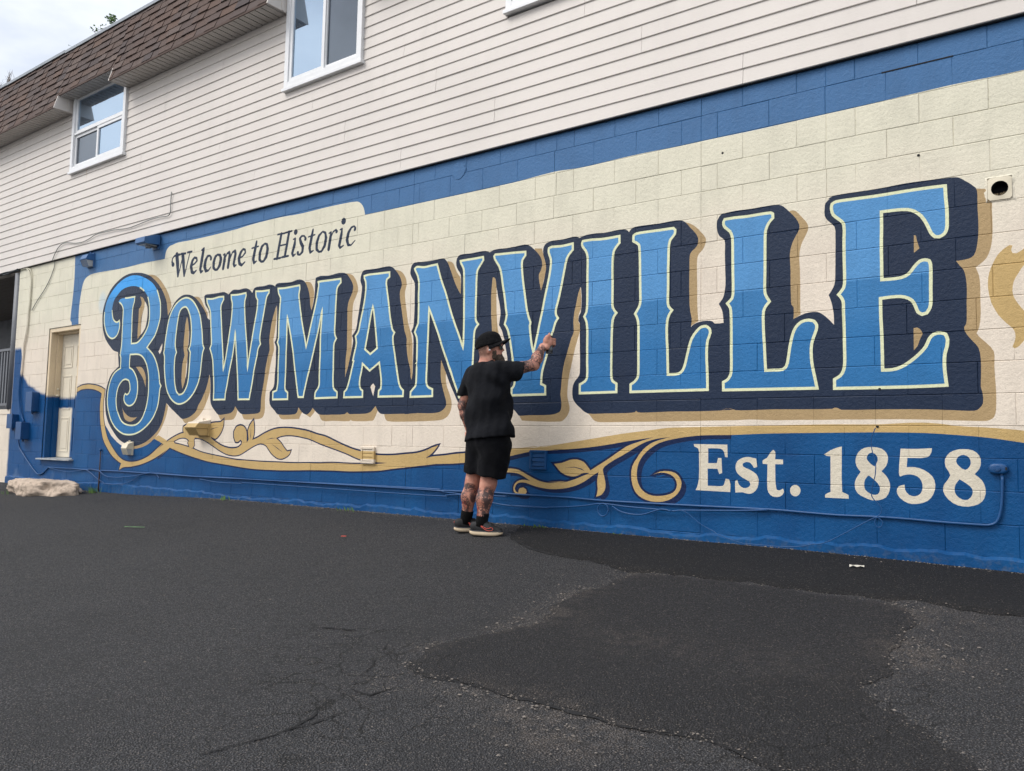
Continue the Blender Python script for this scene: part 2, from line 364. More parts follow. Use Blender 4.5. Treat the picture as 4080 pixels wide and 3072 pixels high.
LET={'B':[[-10391,1445,-10291,1524,-10203,1603,-10142,1715,-10104,1828,-10106,1934,-10122,2020,-10166,2114,-10223,2205,-10329,2301,-10485,2379,-10641,2434,-10755,2459,-10900,2468,-11045,2451,-11189,2410,-11308,2350,-11409,2281,-11488,2209,-11535,2136,-11560,2058,-11566,1979,-11564,1899,-11541,1817,-11501,1741,-11446,1681,-11374,1639,-11307,1623,-11233,1636,-11173,1677,-11138,1743,-11129,1821,-11145,1866,-11191,1845,-11257,1858,-11316,1902,-11346,1972,-11359,2030,-11349,2096,-11314,2172,-11234,2230,-11133,2288,-11009,2315,-10864,2320,-10739,2304,-10613,2264,-10506,2198,-10440,2132,-10403,2056,-10379,1957,-10371,1871,-10372,1807,-10390,1733,-10442,1662,-10506,1602,-10580,1553,-10658,1522,-10796,1521,-10806,1775,-10811,1917,-10803,2037,-10778,2090,-10769,2164,-10972,2165,-11137,2169,-11202,2134,-11135,2105,-11076,2050,-11055,1993,-11052,1848,-11052,1737,-11049,1516,-11067,1407,-11072,1380,-11047,1340,-11042,1194,-11117,1172,-11214,1123,-11281,1049,-11325,961,-11347,864,-11345,753,-11315,642,-11255,531,-11169,434,-11044,354,-10896,300,-10771,284,-10610,290,-10454,328,-10323,386,-10199,464,-10113,554,-10058,657,-10037,750,-10030,832,-10019,892,-9997,919,-10035,957,-10058,1061,-10096,1157,-10163,1264,-10228,1336,-10318,1399],
[-10805,1371,-10601,1364,-10498,1332,-10412,1263,-10346,1157,-10312,1050,-10300,934,-10295,839,-10311,713,-10357,588,-10435,485,-10547,422,-10682,407,-10827,423,-10935,466,-11016,543,-11080,639,-11109,749,-11104,858,-11067,945,-10990,1013,-10893,1038,-10808,1017,-10771,958,-10758,893,-10790,842,-10839,824,-10882,840,-10906,810,-10904,756,-10868,712,-10803,679,-10731,674,-10653,700,-10602,750,-10573,824,-10569,920,-10593,1017,-10647,1094,-10726,1162,-10806,1190,-10812,1285]],
'O':[[-9509,2032,-9607,2026,-9713,1989,-9807,1920,-9877,1818,-9914,1717,-9939,1584,-9956,1470,-9964,1398,-9978,1349,-9955,1304,-9946,1210,-9931,1106,-9899,971,-9851,857,-9769,763,-9667,702,-9575,678,-9486,684,-9384,717,-9269,794,-9179,908,-9130,1035,-9116,1173,-9107,1271,-9095,1320,-9073,1360,-9101,1399,-9116,1469,-9133,1570,-9159,1671,-9193,1774,-9262,1878,-9354,1967,-9428,2009],
[-9526,1916,-9597,1907,-9647,1870,-9684,1772,-9707,1630,-9720,1507,-9715,1415,-9681,1341,-9707,1292,-9715,1179,-9703,1057,-9680,944,-9635,841,-9577,797,-9523,800,-9464,827,-9401,915,-9377,1034,-9371,1164,-9371,1264,-9367,1324,-9403,1372,-9375,1415,-9365,1495,-9366,1606,-9389,1729,-9429,1823,-9479,1891]],
'W':[[-9062,1975,-8943,1964,-8812,1974,-8713,1970,-8710,1934,-8757,1870,-8759,1807,-8739,1679,-8711,1492,-8688,1346,-8664,1190,-8650,1065,-8619,1188,-8591,1340,-8563,1492,-8542,1625,-8529,1768,-8529,1874,-8552,1925,-8559,1974,-8426,1966,-8271,1972,-8263,1936,-8284,1881,-8281,1776,-8256,1604,-8217,1394,-8191,1224,-8172,1050,-8153,1203,-8115,1406,-8076,1600,-8043,1756,-8039,1867,-8072,1908,-8081,1973,-7968,1963,-7833,1962,-7834,1932,-7874,1889,-7891,1817,-7908,1735,-7941,1580,-7968,1434,-7965,1388,-7947,1345,-7988,1297,-8010,1196,-8051,1032,-8077,885,-8106,766,-8117,710,-8328,712,-8336,780,-8356,950,-8386,1139,-8417,1330,-8439,1484,-8448,1532,-8454,1409,-8480,1239,-8529,1051,-8563,881,-8587,786,-8590,717,-8823,718,-8829,869,-8853,1064,-8871,1181,-8903,1270,-8948,1351,-8922,1398,-8940,1556,-8956,1676,-8969,1775,-9001,1857,-9049,1921]],
'M':[[-7670,1964,-7549,1958,-7410,1960,-7291,1962,-7284,1923,-7297,1861,-7282,1771,-7245,1617,-7203,1472,-7162,1346,-7139,1257,-7087,1446,-7043,1600,-7000,1753,-6975,1891,-6969,1943,-6982,1969,-6882,1968,-6742,1965,-6620,1964,-6614,1923,-6654,1893,-6673,1860,-6680,1767,-6684,1639,-6685,1511,-6687,1418,-6677,1366,-6653,1326,-6685,1281,-6690,1214,-6687,1087,-6682,926,-6688,979,-6676,819,-6658,786,-6611,756,-6610,700,-6961,698,-6958,758,-6922,800,-6901,842,-6904,945,-6904,1117,-6902,1140,-6904,1226,-6908,1398,-6902,1519,-6898,1605,-6896,1666,-6918,1572,-6954,1419,-6997,1266,-7040,1112,-7096,932,-7074,1021,-7118,866,-7145,763,-7155,715,-7237,717,-7248,746,-7272,843,-7318,1038,-7356,1216,-7401,1379,-7443,1507,-7485,1636,-7483,1582,-7482,1456,-7477,1321,-7478,1187,-7474,1009,-7476,831,-7464,795,-7424,772,-7420,697,-7682,699,-7683,783,-7621,799,-7605,879,-7607,1014,-7609,1149,-7607,1230,-7611,1293,-7640,1345,-7624,1384,-7626,1511,-7628,1647,-7622,1783,-7620,1856,-7656,1905]],
'A':[[-6258,1954,-6194,1960,-6077,1957,-5893,1952,-5891,1905,-5929,1883,-5935,1843,-5918,1768,-5890,1636,-5867,1505,-5841,1406,-5822,1357,-5795,1331,-5816,1293,-5807,1212,-5786,1124,-5763,1019,-5735,892,-5766,1037,-5739,926,-5713,822,-5684,774,-5651,750,-5652,693,-5994,695,-5991,755,-5963,774,-5960,830,-5965,886,-5979,951,-5998,1040,-6131,963,-6240,1039,-6251,962,-6271,889,-6273,823,-6259,782,-6227,761,-6226,697,-6504,699,-6501,755,-6466,784,-6434,861,-6403,968,-6375,1074,-6387,1081,-6357,1195,-6342,1261,-6360,1332,-6318,1375,-6299,1457,-6274,1554,-6249,1652,-6231,1766,-6229,1849,-6238,1900,-6255,1931],
[-6117,1628,-6099,1565,-6076,1440,-6052,1300,-6036,1187,-6133,1132,-6212,1187,-6186,1309,-6162,1430,-6139,1543]],
'N':[[-5544,1947,-5518,1962,-5418,1948,-5324,1953,-5250,1956,-5230,1901,-5191,1796,-5131,1667,-5087,1548,-5043,1439,-5001,1345,-4948,1236,-4900,1121,-4897,1188,-4896,1337,-4899,1487,-4903,1637,-4907,1750,-4912,1859,-4923,1890,-4949,1931,-4956,1953,-4877,1955,-4781,1955,-4685,1958,-4681,1929,-4713,1888,-4749,1840,-4757,1781,-4758,1662,-4759,1551,-4758,1440,-4754,1373,-4724,1334,-4756,1299,-4769,1256,-4773,1145,-4777,1043,-4781,855,-4773,670,-4932,666,-4956,725,-5003,823,-5056,952,-5024,866,-5098,1027,-5163,1166,-5218,1292,-5284,1427,-5342,1544,-5341,1370,-5344,1177,-5347,1023,-5349,878,-5346,1041,-5350,849,-5342,795,-5316,768,-5269,751,-5267,685,-5552,683,-5551,732,-5518,762,-5488,792,-5480,854,-5481,1009,-5480,991,-5482,1185,-5491,1264,-5519,1316,-5500,1358,-5480,1396,-5477,1536,-5481,1693,-5480,1788,-5499,1868,-5530,1919]],
'V':[[-4555,1950,-4543,1962,-4457,1958,-4322,1952,-4204,1944,-4203,1913,-4235,1874,-4240,1825,-4233,1752,-4217,1644,-4197,1535,-4177,1427,-4152,1347,-4134,1307,-4141,1276,-4131,1191,-4116,1107,-4097,1036,-4090,1063,-4063,1173,-4036,1297,-4009,1406,-3986,1515,-3960,1624,-3937,1733,-3928,1823,-3935,1859,-3955,1910,-3952,1944,-3921,1952,-3838,1946,-3773,1948,-3709,1953,-3708,1899,-3746,1863,-3769,1824,-3784,1757,-3807,1650,-3829,1549,-3852,1461,-3871,1394,-3868,1353,-3847,1323,-3875,1284,-3898,1210,-3906,1200,-3932,1101,-3952,1026,-3975,956,-3999,881,-4008,822,-4011,763,-3968,744,-3966,672,-4326,671,-4326,731,-4304,754,-4294,790,-4299,881,-4317,972,-4341,1095,-4362,1194,-4383,1263,-4417,1314,-4397,1388,-4408,1454,-4424,1557,-4449,1675,-4465,1764,-4490,1840,-4545,1920]],
'I':[[-3616,1942,-3609,1959,-3521,1960,-3436,1952,-3353,1951,-3258,1954,-3256,1899,-3285,1870,-3309,1833,-3316,1781,-3318,1688,-3317,1589,-3317,1490,-3317,1425,-3311,1365,-3278,1320,-3302,1292,-3314,1247,-3318,1176,-3320,1071,-3320,1121,-3320,991,-3318,796,-3305,763,-3271,742,-3271,675,-3617,673,-3618,746,-3568,771,-3549,804,-3550,936,-3551,1069,-3552,1203,-3561,1270,-3583,1315,-3562,1353,-3557,1413,-3557,1547,-3557,1682,-3557,1784,-3561,1831,-3578,1874,-3608,1911]],
'L':[[-3129,1895,-3127,1939,-3103,1952,-2997,1953,-2892,1951,-2776,1950,-2762,1933,-2765,1902,-2801,1863,-2814,1820,-2817,1725,-2820,1599,-2820,1473,-2822,1379,-2815,1335,-2785,1301,-2811,1265,-2827,1210,-2829,1129,-2826,1042,-2824,1027,-2820,902,-2817,800,-2749,799,-2710,811,-2683,847,-2664,913,-2645,992,-2619,1070,-2580,1122,-2542,1152,-2503,1155,-2478,1135,-2470,1102,-2490,1049,-2497,995,-2498,917,-2493,796,-2491,673,-3141,672,-3141,732,-3106,753,-3078,787,-3073,850,-3074,978,-3076,1169,-3079,1233,-3093,1276,-3106,1299,-3076,1345,-3062,1382,-3063,1498,-3066,1627,-3069,1757,-3074,1842,-3081,1862]],
'K':[[-2366,1938,-2356,1956,-2280,1957,-2188,1952,-2098,1953,-2010,1952,-1992,1942,-1991,1911,-2021,1880,-2038,1847,-2047,1813,-2049,1731,-2050,1613,-2051,1496,-2053,1408,-2049,1356,-2018,1300,-2046,1268,-2063,1229,-2064,1159,-2063,1102,-2057,986,-2052,870,-2048,800,-1986,800,-1929,801,-1900,824,-1886,880,-1872,969,-1854,1048,-1832,1097,-1793,1133,-1743,1143,-1705,1132,-1687,1104,-1690,1070,-1708,1021,-1722,972,-1726,911,-1721,838,-1703,743,-1687,662,-2366,667,-2367,725,-2335,742,-2314,771,-2305,812,-2305,971,-2305,1120,-2308,1239,-2314,1281,-2336,1314,-2299,1350,-2291,1403,-2292,1523,-2294,1643,-2295,1764,-2298,1812,-2314,1857,-2353,1893,-2366,1919]],
'E':[[-1579,1932,-1575,1946,-1549,1958,-1453,1958,-1277,1954,-1108,1956,-945,1954,-870,1950,-868,1870,-863,1798,-863,1714,-866,1667,-882,1635,-909,1621,-935,1626,-956,1651,-971,1689,-987,1727,-1013,1773,-1050,1809,-1094,1830,-1166,1838,-1256,1840,-1256,1749,-1259,1625,-1259,1502,-1259,1377,-1195,1376,-1139,1379,-1095,1398,-1061,1441,-1028,1474,-996,1481,-972,1472,-964,1447,-963,1376,-965,1287,-966,1204,-972,1163,-991,1131,-1018,1124,-1042,1141,-1055,1177,-1076,1220,-1119,1247,-1174,1256,-1269,1252,-1269,1195,-1268,1110,-1266,1073,-1263,921,-1262,770,-1203,771,-1153,784,-1098,817,-1038,868,-1000,913,-978,963,-951,990,-914,996,-885,985,-874,951,-880,899,-891,859,-895,795,-891,725,-884,659,-1074,655,-1294,655,-1570,657,-1570,719,-1531,743,-1510,779,-1502,828,-1502,934,-1504,1091,-1507,1197,-1507,1248,-1519,1280,-1538,1304,-1504,1348,-1497,1404,-1498,1530,-1499,1657,-1499,1791,-1526,1827,-1567,1866,-1579,1906]]}
NAVY=[[-11134,1422,-11255,1450,-11372,1524,-11492,1621,-11572,1740,-11608,1857,-11621,1972,-11609,2062,-11565,2161,-11498,2258,-11399,2350,-11255,2426,-11091,2481,-10925,2502,-10759,2494,-10594,2470,-10430,2420,-10285,2345,-10139,2233,-10033,2117,-9966,2006,-9938,1909,-9922,1840,-9844,1704,-9820,1444,-9783,1051,-9856,695,-9865,644,-9885,563,-9930,450,-10013,348,-10120,275,-10266,202,-10455,147,-10653,128,-10820,163,-10992,226,-11152,334,-11270,432,-11359,554,-11396,687,-11412,821,-11392,932,-11348,1031,-11282,1118,-11182,1180,-11091,1221,-11114,1332],
[-9920,1832,-9861,1900,-9786,1987,-9699,2042,-9594,2073,-9486,2070,-9378,2042,-9286,1993,-9194,1924,-9101,1836,-9053,1772,-9033,1736,-8884,1651,-8844,1160,-8929,1028,-8958,931,-9000,835,-9074,719,-9136,652,-9173,586,-9296,518,-9399,494,-9477,489,-9561,530,-9656,581,-9751,632,-9849,690,-10041,750,-10158,1170,-10184,1431,-10032,1632],
[-9112,1967,-9124,2008,-9100,2030,-8982,2029,-8832,2027,-8701,2026,-8634,1995,-8610,1991,-8572,2018,-8510,2036,-8414,2025,-8275,2030,-8196,2000,-8148,1960,-8121,2007,-8062,2024,-7928,2020,-7826,2028,-7759,2012,-7728,1993,-7617,1920,-7609,1791,-7681,1770,-7717,1700,-7753,1603,-7775,1494,-7790,1395,-7774,1266,-7798,1204,-7832,1069,-7857,905,-7879,797,-7894,697,-7891,617,-7899,563,-7942,545,-8090,537,-8241,538,-8304,567,-8379,633,-8406,587,-8459,554,-8568,541,-8712,536,-8781,581,-8851,640,-8880,689,-8894,766,-8898,892,-8929,1025,-9011,1168,-8969,1362,-8985,1560,-8983,1737,-9016,1829,-9090,1905],
[-7728,1993,-7695,2024,-7610,2024,-7441,2015,-7332,2030,-7263,2023,-7200,1990,-7157,1936,-7127,1871,-7109,1808,-7098,1728,-7074,1662,-7057,1707,-7036,1801,-7029,1897,-7027,1985,-7022,2018,-6950,2030,-6808,2019,-6682,2029,-6595,2026,-6532,2008,-6481,1960,-6428,1886,-6420,1835,-6446,1770,-6480,1714,-6497,1640,-6493,1496,-6489,1370,-6484,1202,-6495,1119,-6497,986,-6495,911,-6318,899,-6300,526,-6412,523,-6446,544,-6485,523,-6687,519,-6870,521,-6923,544,-6990,594,-7027,554,-7091,522,-7173,555,-7227,604,-7247,552,-7292,528,-7582,530,-7634,569,-7732,651,-7741,786,-7674,847,-7665,973,-7655,1106,-7660,1233,-7661,1296,-7693,1348,-7667,1387,-7662,1523,-7668,1651,-7681,1770,-7729,1885],
[-6315,1908,-6301,1982,-6267,2013,-6196,2014,-6080,2011,-5977,2015,-5898,2014,-5841,1991,-5794,1949,-5748,1896,-5718,1836,-5716,1788,-5736,1742,-5733,1678,-5706,1556,-5679,1434,-5659,1346,-5623,1256,-5626,1194,-5599,1051,-5563,948,-5545,846,-5424,757,-5466,522,-5920,518,-5965,527,-6001,559,-6031,601,-6058,576,-6102,540,-6182,525,-6412,523,-6471,597,-6493,902,-6456,1018,-6431,1116,-6406,1215,-6392,1289,-6412,1340,-6356,1403,-6337,1509,-6309,1657,-6291,1772,-6288,1847],
[-5600,1943,-5584,1989,-5547,2010,-5420,2001,-5315,2000,-5193,2006,-5152,1996,-5110,1948,-5078,1883,-5035,1787,-4993,1707,-4944,1636,-4948,1817,-4981,1867,-5007,1915,-5006,1969,-4985,2004,-4937,2015,-4830,2011,-4735,2014,-4660,2012,-4607,1992,-4492,1928,-4451,1748,-4576,1674,-4576,1498,-4573,1388,-4562,1314,-4546,1241,-4508,1166,-4551,892,-4544,620,-4712,439,-4832,486,-4953,636,-4989,696,-5051,802,-5093,886,-5166,1028,-5167,911,-5156,820,-5128,729,-5095,653,-5086,608,-5102,571,-5161,534,-5261,522,-5414,523,-5493,526,-5582,516,-5625,516,-5631,664,-5538,869,-5534,1032,-5533,1196,-5539,1282,-5567,1327,-5542,1369,-5536,1423,-5533,1541,-5534,1698,-5539,1802,-5573,1853,-5602,1904],
[-4607,1992,-4567,2007,-4503,2010,-4413,2005,-4297,2008,-4210,2011,-4166,1998,-4123,1967,-4071,1918,-4036,1871,-4020,1813,-4033,1758,-4054,1725,-4048,1661,-4028,1577,-3998,1670,-3987,1725,-3979,1780,-3993,1845,-4011,1896,-4012,1946,-3996,1979,-3963,1999,-3913,2006,-3815,2002,-3734,2010,-3678,2009,-3642,1992,-3582,1883,-3577,1571,-3626,1566,-3646,1517,-3668,1418,-3683,1351,-3690,1270,-3684,1196,-3703,1150,-3705,1152,-3731,1072,-3757,992,-3776,935,-3795,832,-3803,728,-3809,670,-3798,601,-3800,543,-3823,515,-3885,498,-3991,493,-4134,493,-4207,490,-4244,492,-4282,531,-4324,562,-4374,623,-4378,793,-4374,914,-4384,1024,-4406,1111,-4419,1186,-4418,1167,-4447,1256,-4481,1308,-4469,1416,-4480,1489,-4506,1586,-4519,1646,-4633,1724],
[-3642,1992,-3623,1999,-3568,2009,-3475,2009,-3399,2002,-3309,2006,-3220,2006,-3183,1991,-3169,1974,-3147,1999,-3111,2010,-2997,2009,-2892,2006,-2756,2009,-2702,1999,-2669,1976,-2635,1934,-2596,1890,-2570,1843,-2573,1794,-2595,1766,-2622,1745,-2638,1716,-2641,1610,-2642,1486,-2640,1393,-2638,1331,-2630,1269,-2620,1219,-2626,1157,-2606,1175,-2555,1193,-2497,1197,-2453,1188,-2434,1170,-2365,1170,-2375,1260,-2403,1317,-2371,1356,-2359,1397,-2350,1456,-2353,1577,-2356,1698,-2358,1796,-2397,1832,-2416,1877,-2419,1939,-2410,1968,-2384,2001,-2367,2002,-2280,2009,-2158,2005,-2039,2007,-1946,2002,-1911,1980,-1872,1939,-1827,1885,-1802,1835,-1802,1801,-1822,1763,-1850,1710,-1865,1660,-1870,1608,-1866,1533,-1866,1418,-1864,1303,-1861,1263,-1845,1239,-1847,1158,-1814,1174,-1765,1192,-1715,1198,-1677,1194,-1640,1171,-1603,1135,-1570,1096,-1571,1165,-1576,1204,-1586,1255,-1604,1307,-1574,1354,-1561,1397,-1557,1497,-1556,1608,-1555,1720,-1560,1782,-1607,1835,-1626,1871,-1625,1928,-1620,1958,-1590,1987,-1607,1982,-1573,2002,-1452,2004,-1277,2002,-1108,2009,-945,2004,-823,1998,-793,1991,-757,1964,-697,1906,-689,1863,-690,1782,-687,1688,-689,1607,-700,1521,-716,1476,-747,1457,-816,1451,-798,1422,-776,1391,-764,1343,-759,1267,-763,1151,-762,1209,-763,1094,-767,1042,-780,1020,-766,978,-732,930,-703,889,-692,825,-692,718,-695,644,-686,604,-685,542,-706,509,-731,495,-841,499,-1007,507,-1240,510,-1527,510,-1551,523,-1572,525,-1593,514,-1582,518,-1656,516,-1819,517,-1987,519,-2197,514,-2269,516,-2305,527,-2335,531,-2360,521,-2391,513,-2529,511,-2292,519,-2334,532,-2359,523,-2389,514,-2617,511,-2814,511,-3019,505,-3075,509,-3089,521,-3103,509,-3160,504,-3379,502,-3541,504,-3607,547,-3662,595,-3686,635,-3691,695,-3684,742,-3662,781,-3627,820,-3620,860,-3621,1006,-3625,1181,-3626,1262,-3641,1282,-3632,1332,-3616,1358,-3620,1561,-3689,1731]]
GOLDS=[[-10471,2435,-10311,2412,-10189,2356,-10065,2258,-9961,2152,-9885,2040,-9845,1953,-9912,1836,-10034,1928,-10219,2263],
[-9856,695,-9810,654,-9822,582,-9859,491,-9924,389,-10008,297,-10097,234,-10242,160,-10432,111,-10649,86,-10664,139,-10371,284,-10013,543],
[-9359,2030,-9254,2018,-9181,1973,-9120,1895,-9057,1822,-9029,1790,-9031,1734,-9077,1754,-9265,1951],
[-8933,1032,-8901,892,-8903,815,-8970,680,-9030,594,-9125,517,-9240,463,-9402,436,-9478,491,-9307,636,-9067,829],
[-7683,1772,-7676,1697,-7681,1597,-7694,1471,-7713,1390,-7694,1262,-7719,1200,-7759,1047,-7792,903,-7813,795,-7821,696,-7816,616,-7818,553,-7851,499,-7908,481,-8040,474,-8175,475,-8207,487,-8244,543,-8028,711,-7912,1165,-7817,1479],
[-8715,538,-8650,471,-8531,470,-8406,479,-8355,521,-8329,586,-8379,635,-8643,675],
[-7194,1993,-7113,1978,-7071,1936,-7040,1863,-7043,1802,-7063,1690,-7074,1662,-7128,1783],
[-6532,2012,-6445,1987,-6395,1942,-6358,1879,-6344,1811,-6373,1746,-6406,1691,-6417,1616,-6418,1491,-6416,1365,-6412,1207,-6431,1116,-6445,1034,-6492,898,-6576,1207,-6612,1888],
[-7575,537,-7522,479,-7370,474,-7209,477,-7185,521,-7157,551,-7227,608,-7448,611],
[-7099,524,-7025,491,-6963,544,-6949,566,-6990,594,-7110,606],
[-6887,527,-6828,457,-6659,454,-6409,449,-6391,463,-6355,450,-6064,453,-6037,479,-6011,527,-5993,563,-6031,601,-6422,597],
[-5806,1967,-5739,1947,-5688,1905,-5653,1845,-5648,1789,-5667,1727,-5659,1647,-5635,1526,-5608,1405,-5575,1324,-5551,1244,-5543,1150,-5531,869,-5532,972,-5533,863,-5542,839,-5647,1055,-5837,1647],
[-5906,522,-5885,471,-5850,447,-5622,442,-5411,445,-5208,451,-5118,463,-5060,496,-5028,548,-5019,603,-5028,652,-5058,720,-5090,788,-5101,878,-5096,889,-5126,955,-5166,1030,-5221,807,-5314,582],
[-5121,1969,-5081,1963,-5045,1941,-5019,1892,-4998,1851,-4957,1801,-4947,1777,-4942,1633,-5056,1804],
[-4101,1962,-4025,1951,-4011,1896,-3989,1830,-3975,1780,-3985,1718,-4004,1657,-4021,1576,-4034,1577,-4101,1738],
[-3625,1569,-3617,1480,-3619,1379,-3636,1340,-3641,1280,-3625,1252,-3625,1192,-3648,1119,-3677,1027,-3655,1102,-3677,1023,-3703,917,-3722,837,-3736,743,-3738,643,-3717,569,-3716,529,-3739,482,-3741,480,-3781,445,-3815,437,-3989,437,-4206,447,-4238,492,-3992,546,-3857,834,-3685,1487],
[-2672,1980,-2642,1969,-2589,1933,-2544,1883,-2508,1835,-2508,1798,-2530,1751,-2563,1718,-2576,1689,-2579,1603,-2576,1479,-2575,1356,-2571,1264,-2566,1197,-2619,1170,-2629,1155,-2685,1305,-2688,1866],
[-1869,1943,-1849,1945,-1821,1931,-1782,1884,-1749,1839,-1738,1803,-1755,1754,-1783,1701,-1798,1651,-1803,1594,-1799,1497,-1798,1354,-1799,1240,-1797,1187,-1847,1156,-1926,1367,-1924,1830],
[-700,1902,-625,1887,-624,1817,-610,1800,-612,1757,-610,1653,-614,1567,-626,1500,-647,1450,-677,1420,-708,1397,-691,1346,-685,1288,-686,1202,-686,1202,-686,1099,-695,1019,-711,980,-697,957,-658,914,-620,861,-619,771,-616,687,-613,603,-616,502,-626,458,-648,438,-678,431,-767,433,-868,436,-1077,443,-1297,444,-1469,442,-1403,443,-1551,444,-1657,442,-1819,443,-1987,441,-2161,447,-2281,442,-2528,440,-2427,441,-2617,438,-2814,436,-3019,433,-3231,432,-3415,431,-3468,441,-3499,468,-3522,494,-3543,507,-3306,602,-1655,604,-814,579,-857,1043,-848,1511,-791,1798]]
GAPC=[[-10504,2076,-10448,2017,-10425,1940,-10429,1822,-10458,1717,-10530,1647,-10564,1627,-10565,1757,-10554,1886,-10515,1990],
[-10019,1476,-10021,1403,-10072,1338,-10104,1377],
[-9435,1651,-9417,1589,-9413,1508,-9419,1418,-9434,1409,-9435,1489,-9435,1591],
[-9427,1247,-9425,1106,-9442,997,-9455,1047,-9451,1158],
[-6073,832,-6044,800,-6055,752,-6067,700,-6089,745,-6113,802],
[-4542,1743,-4519,1646,-4504,1586,-4478,1489,-4468,1416,-4481,1308,-4447,1256,-4418,1167,-4419,1186,-4406,1111,-4384,1024,-4383,963,-4371,792,-4359,610,-4324,562,-4282,531,-4244,491,-4430,460,-4586,491,-4547,798,-4542,1169,-4538,1276,-4564,1570]]
GAPG=[[-10632,2153,-10559,2130,-10503,2065,-10516,2001,-10540,1938,-10572,1865,-10571,1757,-10568,1628,-10643,1573,-10647,1709,-10643,1871,-10645,1980,-10589,2029,-10584,2072],
[-10640,1196,-10503,1185,-10428,1128,-10380,1042,-10373,915,-10448,1033,-10535,1111],
[-10935,653,-10887,593,-10756,528,-10633,511,-10544,521,-10610,484,-10708,458,-10812,474,-10878,518],
[-9482,1785,-9462,1755,-9431,1651,-9420,1529,-9426,1398,-9444,1359,-9420,1327,-9427,1247,-9441,1167,-9447,1037,-9458,957,-9503,866,-9533,969,-9537,1091,-9525,1211,-9491,1291,-9523,1383,-9526,1475,-9515,1596,-9506,1697],
[-4556,1757,-4534,1735,-4521,1639,-4515,1492,-4509,1383,-4498,1302,-4481,1189,-4522,982,-4560,984,-4559,1226,-4566,1315,-4574,1425,-4579,1608,-4573,1702,-4568,1750],
[-1059,1653,-1047,1648,-1040,1608,-1027,1561,-1060,1535,-1060,1574],
[-1070,1038,-1049,1040,-1030,1026,-1017,998,-1034,961,-1048,920,-1071,892]]
VHOLE=[[-9619,181,-9439,161,-9227,125,-9020,80,-8819,55,-8591,32,-8354,9,-8125,1,-7830,-5,-7477,-5,-7272,-6,-7008,1,-6739,7,-6885,4,-6635,14,-6392,12,-6181,15,-6043,17,-5843,35,-6045,41,-6183,54,-6301,79,-6446,121,-6643,167,-6833,210,-7029,263,-7162,283,-7077,271,-7224,291,-7373,299,-7496,289,-7592,266,-7505,214,-7446,162,-7389,120,-7327,130,-7346,94,-7385,67,-7466,39,-7549,42,-7651,88,-7726,149,-7771,184,-7859,201,-7960,182,-8104,125,-8251,67,-8373,55,-8515,71,-8662,115,-8829,179,-8999,235,-9170,258,-9194,233,-9176,165,-9218,120,-9280,134,-9319,192,-9305,222,-9377,251,-9500,248,-9639,208]]
LEAFV=[[-8909,343,-8812,371,-8652,395,-8812,363],
[-3767,48,-3659,62,-3591,49,-3555,27,-3602,43,-3658,56],
[-8061,390,-8060,299,-8065,235,-8051,290],
[-7768,244,-7677,266,-7592,266,-7676,257],
[-7690,208,-7557,156,-7459,103,-7571,153],
[-8853,270,-8802,246,-8745,243,-8795,256]]
EST=[[-2600,264,-2336,263,-2334,170,-2354,172,-2363,212,-2390,232,-2485,233,-2485,123,-2417,125,-2408,164,-2381,163,-2376,54,-2398,45,-2412,83,-2489,83,-2487,-44,-2372,-41,-2358,-22,-2349,13,-2323,9,-2311,-28,-2314,-83,-2585,-81,-2571,-56,-2558,5,-2558,178,-2563,230,-2596,246],
[-2112,106,-2136,98,-2162,134,-2196,139,-2220,126,-2215,105,-2170,86,-2119,54,-2102,14,-2111,-44,-2141,-79,-2179,-89,-2222,-80,-2274,-85,-2276,-1,-2261,8,-2248,-25,-2214,-49,-2179,-43,-2162,-22,-2171,-1,-2222,26,-2261,58,-2274,99,-2261,142,-2222,168,-2179,176,-2145,170,-2119,166],
[-1995,231,-1981,219,-1982,164,-1926,163,-1926,130,-1982,129,-1980,2,-1972,-50,-1951,-54,-1927,-40,-1920,-64,-1943,-94,-1984,-102,-2017,-89,-2038,-49,-2037,127,-2071,130,-2071,155,-2041,172,-2020,206],
[-1644,205,-1601,234,-1555,254,-1527,261,-1528,-42,-1510,-52,-1487,-63,-1486,-88,-1639,-88,-1641,-71,-1619,-55,-1604,-49,-1602,194,-1632,197],
[-1334,261,-1276,251,-1245,221,-1237,183,-1249,138,-1278,103,-1247,70,-1228,25,-1230,-20,-1252,-66,-1295,-87,-1338,-90,-1388,-73,-1432,-45,-1447,1,-1438,47,-1408,94,-1434,132,-1439,178,-1421,225,-1384,253],
[-1160,253,-1061,253,-976,259,-980,230,-1004,200,-1120,194,-1125,134,-1076,135,-1022,118,-976,79,-960,29,-971,-30,-1005,-76,-1066,-99,-1121,-97,-1168,-66,-1187,-26,-1174,9,-1139,20,-1137,-12,-1113,-44,-1079,-51,-1048,-34,-1034,4,-1040,48,-1063,76,-1104,88,-1145,81,-1166,71,-1173,95],
[-797,256,-746,249,-712,217,-704,175,-714,135,-740,102,-700,65,-682,12,-690,-44,-721,-81,-778,-99,-836,-95,-887,-62,-915,-13,-911,31,-874,90,-899,140,-902,191,-875,232,-836,251],
[-1805,-48,-1809,-66,-1819,-80,-1834,-89,-1850,-90,-1865,-83,-1875,-69,-1879,-52,-1875,-34,-1865,-20,-1850,-11,-1834,-11,-1819,-18,-1809,-31]]
ESTH=[[-1338,223,-1309,208,-1300,174,-1321,132,-1349,154,-1369,184,-1360,211],
[-1358,73,-1315,37,-1290,0,-1294,-38,-1316,-54,-1348,-48,-1380,-23,-1387,11,-1380,46],
[-798,220,-769,205,-759,173,-767,148,-790,127,-825,150,-840,178,-827,208],
[-823,67,-782,40,-754,9,-755,-26,-778,-56,-809,-58,-841,-34,-852,-3,-846,34]]
